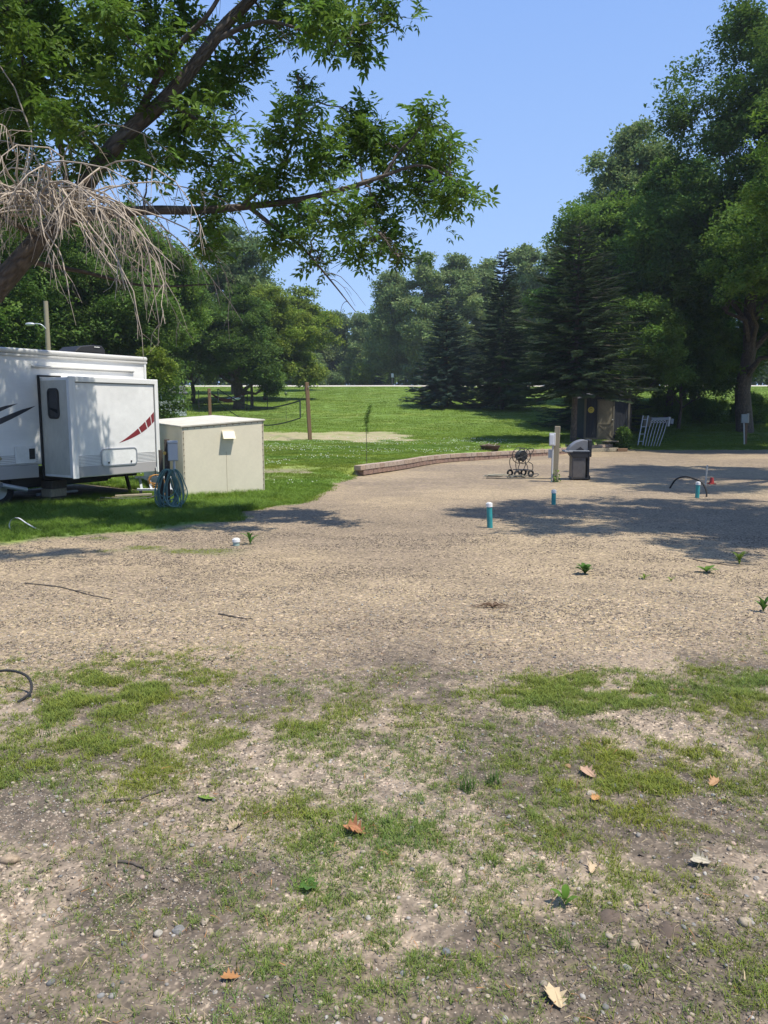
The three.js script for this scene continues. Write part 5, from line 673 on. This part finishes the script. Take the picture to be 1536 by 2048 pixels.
{ // ---- hose reel cart and the hose beside it
  const x = 3.9, d = 21.9, R = thing('hose_reel_cart', 'black wire hose reel cart standing on the gravel', 'hose reel', [x, gh(x, d), -d], 0.35), bar = 0.011;
  for (const z of [-0.13, 0.13]) { const p = []; for (let k = 0; k < 16; k++) { const a = k / 16 * 6.283; p.push([Math.cos(a) * 0.22, 0.60 + Math.sin(a) * 0.22, z]); } const w = part(R, 'reel_disc', tube(p, bar, 48, 7, true), black); const sp = []; for (let k = 0; k < 3; k++) { const a = k * 1.05 + 0.4; sp.push(tube([[Math.cos(a) * 0.22, 0.6 + Math.sin(a) * 0.22, z], [0, 0.6, z], [-Math.cos(a) * 0.22, 0.6 - Math.sin(a) * 0.22, z]], 0.007, 8, 5)); } part(w, 'spoke', merge(sp), black); part(R, 'frame', tube([[-0.2, 0.13, z], [-0.27, 0.35, z * 1.3], [-0.25, 0.52, z * 1.35], [-0.1, 0.56, z * 1.35], [0.05, 0.42, z * 1.3], [0.0, 0.2, z * 1.2], [0.12, 0.17, z], [0.29, 0.2, z], [0.26, 0.36, z * 1.3], [0.12, 0.44, z * 1.3]], bar, 60, 7), black); }
  part(R, 'drum', cyl(0.12, 0.12, 0.26, 0, 0.6, 0, Math.PI / 2), rubber); const wnd = []; for (let k = 0; k < 7; k++) wnd.push(place(new THREE.TorusGeometry(0.135, 0.014, 7, 28), 0, 0.6, -0.1 + k * 0.032)); part(R, 'wound_hose', merge(wnd), mat(0.05, 0.055, 0.05, 0.6)); part(R, 'handle', tube([[0.2, 0.62, 0.16], [0.3, 0.78, 0.16], [0.3, 0.8, 0], [0.3, 0.78, -0.16], [0.2, 0.62, -0.16]], bar, 30, 7), black); part(R, 'tray', box(0.42, 0.02, 0.3, 0.02, 0.2, 0), black); for (const [wx, wz] of [[-0.24, 0.2], [-0.24, -0.2], [0.2, 0.2], [0.2, -0.2]]) part(R, 'wheel', place(new THREE.TorusGeometry(0.075, 0.03, 9, 22), wx, 0.105, wz), rubber);
  const H = thing('ground_hose', 'loosely coiled pale and black hose lying before the reel cart', 'hose', [x - 0.15, gh(x - 0.15, d - 0.5), -d + 0.5]), r = rng(19), cm = [mat(0.34, 0.31, 0.22, 0.6), mat(0.05, 0.055, 0.05, 0.6)];
  for (let k = 0; k < 7; k++) { const cx = (k < 3 ? 0.1 : -0.55) + (r() - 0.5) * 0.4, rx = 0.18 + 0.2 * r(), rz = 0.1 + 0.12 * r(), p = []; for (let j = 0; j < 12; j++) { const a = j / 12 * 6.283; p.push([cx + Math.cos(a) * rx, 0.02 + 0.018 * k * 0.6 + (k < 3 ? Math.max(0, Math.sin(a + k)) * 0.08 : 0.01), Math.sin(a) * rz + (r() - 0.5) * 0.05]); } part(H, 'loop', tube(p, 0.011, 50, 7, true), cm[k % 3 ? 1 : 0]); }
  part(H, 'tail', tube([[-0.9, 0.012, 0], [-0.4, 0.015, 0.2], [0.1, 0.012, 0.25], [0.5, 0.015, 0.2], [0.8, 0.02, 0.35]], 0.011, 40, 7), cm[1]);
}
{ // ---- fire pit on the lawn
  const x = 4.3, d = 31.3, F = thing('fire_ring', 'low rusty fire pit bowl with sticks on the lawn', 'fire pit', [x, gh(x, d), -d]); part(F, 'bowl', new THREE.LatheGeometry([[0.0, 0.03], [0.3, 0.03], [0.40, 0.17], [0.43, 0.17], [0.33, 0.01], [0, 0.0]].map((p) => new THREE.Vector2(...p)), 28), mat(0.085, 0.05, 0.035, 0.85)); for (let k = 0; k < 5; k++) part(F, 'stick', cyl(0.018, 0.012, 0.55, -0.2 + k * 0.1, 0.19 + 0.02 * (k % 2), (k % 3) * 0.08 - 0.1, 0.3, k * 1.1, 1.25 + 0.1 * k, 7), k % 2 ? brownWood : greyWood);
}
{ // ---- young sapling with stake
  const x = -0.54, d = 23.8, T = thing('young_sapling', 'thin young tree whip with few leaves beside the wall end', 'sapling', [x, gh(x, d), -d]), s = new Soup(), r = rng(91); s.limb([V(0, -0.05, 0), V(0.01, 0.5, 0), V(-0.01, 1.1, 0.01), V(0.05, 1.5, 0), V(0.14, 1.8, 0)], 0.011, 0.004, 6); const list = []; for (let k = 0; k < 90; k++) { const y = 0.95 + 0.85 * r(), cx = 0.02 + (y > 1.45 ? (y - 1.45) * 0.35 : 0); list.push([cx + gauss(r) * 0.075, y, gauss(r) * 0.07, (r() - 0.5) * 1.4, r() * 6.28, (r() - 0.5) * 1.4, 0.12, [1, 1, 1]]); } part(T, 'trunk', s.geo(), bark); instances(T, 'crown', SPRAY.narrow[0], leaves.mid, list);
}
{ // ---- volleyball posts and net
  const pR = [-3.71, 38.8], pL = [-11.1, 49.6];
  [[...pR, 2.85, 0.085, brownWood, 'brown wooden volleyball post standing alone at the court edge', 0.045], [...pL, 2.1, 0.09, brownWood, 'wooden volleyball post behind the cream box', 0.01]].forEach(([x, d, h, rad, m, label, lean]) => { const P = thing('volleyball_post', label, 'post', [x, gh(x, d), -d], 0.3); P.rotation.z = lean; part(P, 'pole', box(rad * 2.2, h + 0.2, rad * 1.6, 0, h / 2 - 0.1, 0, 0, 0, 0, 0.02), m); part(P, 'eye_bolt', merge([place(new THREE.TorusGeometry(0.03, 0.008, 6, 14), 0.05, h - 0.22, rad + 0.02), cyl(0.008, 0.008, 0.1, 0.05, h - 0.22, rad - 0.02, Math.PI / 2)]), steel); });
  const N = thing('volleyball_net', 'sagging dark-edged volleyball net strung between the wooden posts', 'net'), dk = mat(0.02, 0.035, 0.035, 0.8), A = V(-4.28, 0, -39.7), B = V(-10.35, 0, -48.6), top = (t) => lerp(2.12, 2.95, t) - 0.95 * Math.sin(Math.PI * Math.min(1, t * 1.0)) * 0.75, bot = (t) => top(t) - lerp(0.88, 0.8, t) - 0.12 * Math.sin(Math.PI * t), at = (t, y) => V(lerp(A.x, B.x, t), y, lerp(A.z, B.z, t));
  const strip = (f, w) => { const o = []; for (let k = 0; k < 24; k++) { const a = k / 24, b = (k + 1) / 24; for (const z of [-0.006, 0.006]) { const p = at(a, f(a)), q = at(b, f(b)); o.push(p.x, p.y - w, p.z + z, q.x, q.y - w, q.z + z, q.x, q.y + w, q.z + z, p.x, p.y - w, p.z + z, q.x, q.y + w, q.z + z, p.x, p.y + w, p.z + z); } } return flatGeo(o); };
  part(N, 'top_band', strip(top, 0.035), dk); part(N, 'bottom_band', strip(bot, 0.03), dk); for (const t of [0, 1]) part(N, 'end_band', place(new THREE.CylinderGeometry(0.035, 0.035, top(t) - bot(t), 8), at(t, (top(t) + bot(t)) / 2).x, (top(t) + bot(t)) / 2, at(t, 0).z), dk);
  const s = new Soup(); for (let k = 1; k < 60; k++) { const t = k / 60; s.limb([at(t, bot(t)), at(t, top(t))], 0.0022, 0.0022, 3); } for (let j = 1; j < 8; j++) { const p = []; for (let k = 0; k <= 16; k++) { const t = k / 16; p.push(at(t, lerp(bot(t), top(t), j / 8))); } s.limb(p, 0.0022, 0.0022, 3); } part(N, 'mesh', s.geo(), dk, 'stuff');
  const rope = new Soup(), e = (x, d, y) => V(x, gh(x, d) + y, -d); rope.limb([at(0, top(0)), e(pR[0], pR[1], 2.62)], 0.008, 0.008, 5); rope.limb([at(1, top(1)), e(pL[0], pL[1], 1.85)], 0.008, 0.008, 5); rope.limb([at(0, bot(0)), e(pR[0], pR[1], 1.7)], 0.006, 0.006, 5); part(N, 'rope', rope.geo(), dk);
  const st = thing('solar_stake', 'tiny lamp stake standing beyond the volleyball net', 'garden stake', [-6.1, gh(-6.1, 48.5), -48.5]); part(st, 'stem', cyl(0.016, 0.016, 1.8, 0, 0.9, 0, 0, 0, 0, 8), mat(0.12, 0.16, 0.05, 0.7)); part(st, 'head', new THREE.LatheGeometry([[0, 1.75], [0.05, 1.78], [0.11, 1.86], [0.06, 1.95], [0, 1.98]].map((p) => new THREE.Vector2(...p)), 14), mat(0.1, 0.14, 0.05, 0.6));
}
{ // ---- hammock on the dark tree and the small stem beside it
  const x = -11.2, d = 56.6, H = thing('hammock', 'maroon hammock with pale blue bedding slung beside the dark tree', 'hammock', [x, gh(x, d), -d]), o = []; const f = (u, v) => [lerp(-1.5, 1.2, u), 1.35 - 0.75 * Math.sin(Math.PI * u) + 0.28 * v * v * Math.sin(Math.PI * u), v * 0.42 * Math.sin(Math.PI * u)]; for (let i = 0; i < 16; i++) for (let j = 0; j < 6; j++) { const a = f(i / 16, j / 3 - 1), b = f((i + 1) / 16, j / 3 - 1), c = f((i + 1) / 16, (j + 1) / 3 - 1), e = f(i / 16, (j + 1) / 3 - 1); for (const z of [0, -0.012]) { const q = [a, b, c, a, c, e]; q.forEach((p) => o.push(p[0], p[1] + z, p[2])); } }
  part(H, 'fabric', flatGeo(o), mat(0.09, 0.012, 0.022, 0.85)); part(H, 'bedding', place(new THREE.SphereGeometry(1, 20, 12).scale(0.55, 0.14, 0.26), 0.25, 0.86, 0.05, 0, 0, 0.1), mat(0.5, 0.56, 0.68, 0.9)); part(H, 'pillow', box(0.34, 0.16, 0.36, 0.78, 1.03, 0, 0, 0, 0.4, 0.06), mat(0.06, 0.06, 0.08, 0.9)); for (const [q, y] of [[-1.55, 1.37], [1.25, 1.37]]) { part(H, 'stand_post', cyl(0.035, 0.03, 1.5, q, 0.7, 0, 0, 0, q > 0 ? -0.06 : 0.06, 10), black); }
  for (const [px, pd, h, label] of [[-8.6, 57.5, 1.7, 'thin dark garden pole right of the hammock'], [-13.2, 55.5, 1.6, 'thin dark garden pole left of the hammock']]) { const m = thing('garden_pole', label, 'pole', [px, gh(px, pd), -pd]); part(m, 'pole', cyl(0.03, 0.025, h, 0, h / 2 - 0.05, 0, 0, 0, 0, 8), black); part(m, 'cap', place(new THREE.SphereGeometry(0.04, 10, 8), 0, h - 0.04, 0), black); }
  const t = thing('small_tree_stem', 'slim dark tree stem under the low branches right of the hammock', 'tree', [-9.9, gh(-9.9, 58.2), -58.2]), s = new Soup(); s.limb([V(0, -0.1, 0), V(0.05, 0.9, 0), V(0, 1.9, 0), V(-0.3, 2.9, 0)], 0.14, 0.05, 8); part(t, 'trunk', s.geo(), bark);
}
{ // ---- small white shed far left
  const x = -14.9, d = 53.4, S = thing('white_shed', 'small pale shed with dark shingled roof far behind the camper', 'shed', [x, gh(x, d), -d], 0.5), pane = dirt(0.40, 0.46, 0.47, 0.7, 81, 0.2); part(S, 'wall', box(2.2, 1.5, 1.8, 0, 0.73, 0, 0, 0, 0, 0.01), pane); for (let k = 0; k < 8; k++) part(S, 'clapboard', box(2.24, 0.012, 1.84, 0, 0.2 + k * 0.17, 0), pane); for (const q of [-1, 1]) part(S, 'roof', box(2.4, 0.06, 1.2, 0, 1.78, q * 0.52, q * 0.5), mat(0.07, 0.075, 0.085, 0.9)); part(S, 'gable', place(extrude(shapeOf([[-0.9, 0], [0.9, 0], [0, 0.46]]), 2.1, 0), -1.05, 1.46, 0, 0, Math.PI / 2, 0), pane);
}
{ // ---- dark shed with tan door under the trees
  const x = 11.25, d = 39.2, S = thing('dark_shed', 'dark blue-black shed with tan batten door under the trees', 'shed', [x, gh(x, d) - 0.12, -d], 0.03), navy = dirt(0.022, 0.028, 0.038, 0.8, 83, 0.4), tan = dirt(0.20, 0.175, 0.115, 0.85, 85, 0.25), gy = dirt(0.13, 0.12, 0.09, 0.85, 86, 0.2);
  for (let k = 0; k < 14; k++) { if (k > 4 && k < 9) continue; part(S, 'siding_board', box(0.152, 2.1, 0.03, -1.02 + k * 0.157, 1.15, 0.012 * (k % 2 ? 1 : 0.7)), navy); } part(S, 'front_wall', box(2.2, 2.1, 0.05, 0, 1.14, -0.03), navy); part(S, 'side_wall', box(0.05, 2.1, 2.4, -1.08, 1.14, -1.25), navy); part(S, 'side_wall', box(0.05, 2.1, 2.4, 1.08, 1.14, -1.25), navy); part(S, 'back_wall', box(2.2, 2.1, 0.05, 0, 1.14, -2.46), navy); part(S, 'gable', place(extrude(shapeOf([[-1.1, 0], [1.1, 0], [0, 0.35]]), 0.05, 0), 0, 2.19, -0.05), navy);
  for (const q of [-1, 1]) part(S, 'roof', box(1.28, 0.05, 2.8, q * 0.58, 2.37, -1.2, 0, 0, -q * 0.31), mat(0.05, 0.05, 0.05, 0.9)); part(S, 'sill', box(2.24, 0.16, 0.10, 0, 0.14, 0.0), gy); for (const q of [-1, 1]) part(S, 'corner_trim', box(0.10, 2.15, 0.07, q * 1.11, 1.15, 0.01), gy);
  const D = new THREE.Group(); D.name = 'door'; S.add(D); part(D, 'panel', box(0.84, 1.86, 0.04, -0.07, 1.13, 0.03), tan); for (const q of [-0.46, 0.32]) part(D, 'stile', box(0.09, 1.98, 0.05, q, 1.15, 0.045), gy); part(D, 'rail', box(0.9, 0.09, 0.05, -0.07, 2.1, 0.045), gy); part(D, 'rail', box(0.76, 0.07, 0.03, -0.07, 0.92, 0.062), tan); for (const q of [-1, 1]) part(D, 'brace', box(0.95, 0.07, 0.025, -0.07, 0.56, 0.062 + q * 0.004, 0, 0, q * 0.73), tan); part(D, 'knob', place(new THREE.SphereGeometry(0.04, 14, 10), 0.26, 1.12, 0.10), steel);
  part(S, 'round_sign', cyl(0.155, 0.155, 0.02, -0.83, 1.62, 0.05, Math.PI / 2, 0, 0, 28), mat(0.50, 0.42, 0.03, 0.5)); part(S, 'sign_mark', merge([place(new THREE.TorusGeometry(0.06, 0.014, 6, 20, 4.2), -0.84, 1.64, 0.064), box(0.09, 0.022, 0.008, -0.81, 1.58, 0.064, 0, 0, 0.7)]), mat(0.16, 0.12, 0.01, 0.6)); part(S, 'step', box(1.1, 0.06, 0.5, -0.1, 0.06, 0.36), greyWood);
}
{ const x = 9.3, d = 35.8, B = thing('timber_beam', 'weathered grey timber lying on the gravel edge beside the grill', 'timber', [10.2, gh(10.2, 36.2) , -36.2], 0.45); part(B, 'beam', box(1.9, 0.16, 0.16, 0, 0.08, 0, 0, 0, 0.01, 0.015), greyWood); part(B, 'beam', box(0.5, 0.14, 0.16, 1.1, 0.07, 0.16, 0, -0.3, 0, 0.015), brownWood); }
{ // ---- leaning metal rack: a frame and a bar with five slanting poles
  const x = 14.2, d = 40.6, R = thing('metal_rack', 'leaning metal rack with five slanting pale poles right of the shed', 'rack', [x, gh(x, d), -d]), pale = mat(0.50, 0.50, 0.49, 0.5), gr = mat(0.22, 0.25, 0.27, 0.5); for (let k = 0; k < 6; k++) { const q = -0.42 + k * 0.165; part(R, 'pole', tube([[q - 0.14 - 0.02 * k, 0, 0.25], [q + 0.08, 0.75, 0], [q + 0.27, 1.28, -0.16]], 0.018, 14, 7), pale); } part(R, 'cross_bar', box(0.95, 0.16, 0.1, 0.33, 1.42, -0.2, 0, 0, 0.02, 0.015), gr); part(R, 'end_plate', box(0.08, 0.5, 0.16, 0.78, 1.28, -0.2, 0, 0, -0.1), pale); part(R, 'end_box', box(0.16, 0.26, 0.14, 0.93, 1.30, -0.2, 0, 0, -0.1), gr); part(R, 'bracket', merge([0, 1, 2, 3, 4].map((k) => place(new THREE.TorusGeometry(0.055, 0.018, 7, 16), -0.13 + k * 0.165, 1.28, -0.12))), pale, 'stuff'); for (const q of [-0.86, -0.60]) part(R, 'side_rail', box(0.05, 1.62, 0.06, q + 0.13, 0.8, -0.1, -0.1, 0, -0.17), galv); for (let k = 0; k < 4; k++) part(R, 'rung', box(0.3, 0.035, 0.04, -0.72 + k * 0.075, 0.25 + k * 0.38, -0.05 - k * 0.04), galv); part(R, 'sheet', box(0.44, 0.52, 0.02, -0.28, 1.28, -0.3, -0.1, 0, -0.12), mat(0.16, 0.15, 0.10, 0.7));
}
{ const x = 19.1, d = 41, P = thing('meter_stand', 'grey meter box on thin pale leaning post before the massive trunk', 'utility post', [x, gh(x, d), -d]); part(P, 'conduit', cyl(0.035, 0.035, 1.3, -0.05, 0.55, 0.05, 0, 0, 0.08), mat(0.5, 0.5, 0.48, 0.6)); part(P, 'post', box(0.10, 1.7, 0.08, 0.06, 0.78, 0, 0, 0, 0.03), brownWood); const b = part(P, 'meter_box', box(0.30, 0.46, 0.16, -0.10, 1.38, 0.08, 0, -0.2, 0.03, 0.015), mat(0.30, 0.34, 0.34, 0.6)); part(b, 'side_plate', box(0.05, 0.5, 0.2, 0.09, 1.40, 0.06, 0, 0, 0.03), mat(0.42, 0.42, 0.36, 0.6)); }
{ // ---- beyond the road: posts; behind the camper: a street-light pole
  [[1.15, 107, 1.35, 'pale bird-box post beyond the road before the poplars'], [-15.6, 103, 1.3, 'white marker post beyond the road near the green bush']].forEach(([x, d, h, label], k) => { const P = thing('road_post', label, 'post', [x, gh(x, d), -d]); part(P, 'post', cyl(0.06, 0.06, h, 0, h / 2 - 0.05, 0, 0, 0, 0, 8), greyWood); part(P, 'box', box(0.34, 0.55, 0.3, 0, h, 0, 0, 0, 0, 0.03), mat(0.55, 0.56, 0.56, 0.7)); });
  const x = -10.9, d = 25.5, L = thing('light_pole', 'weathered grey pole with a small lamp arm behind the camper', 'pole', [x, gh(x, d), -d]); part(L, 'pole', cyl(0.09, 0.07, 5.2, 0, 2.5, 0, 0, 0, 0, 12), greyWood); part(L, 'arm', tube([[0, 4.2, 0.05], [-0.15, 4.35, 0.1], [-0.42, 4.38, 0.1]], 0.02, 12, 7), galv); part(L, 'lamp', place(new THREE.SphereGeometry(1, 16, 10).scale(0.16, 0.06, 0.09), -0.5, 4.36, 0.1), galv);
}
{ const m = new THREE.Mesh(tube([[-2.5, 0.05, -4.5], [-2.25, 0.10, -4.46], [-2.1, 0.085, -4.38], [-2.05, 0.03, -4.3], [-2.09, -0.005, -4.22]], 0.008, 40, 7), rubber); m.name = 'black_cable'; scene.add(m); tag(m, 'black cable loop sticking out of the dirt at the left edge', 'cable'); }
scene.traverse((o) => { if (o.isMesh) { o.castShadow = true; o.receiveShadow = true; } });
renderer.render(scene, camera);
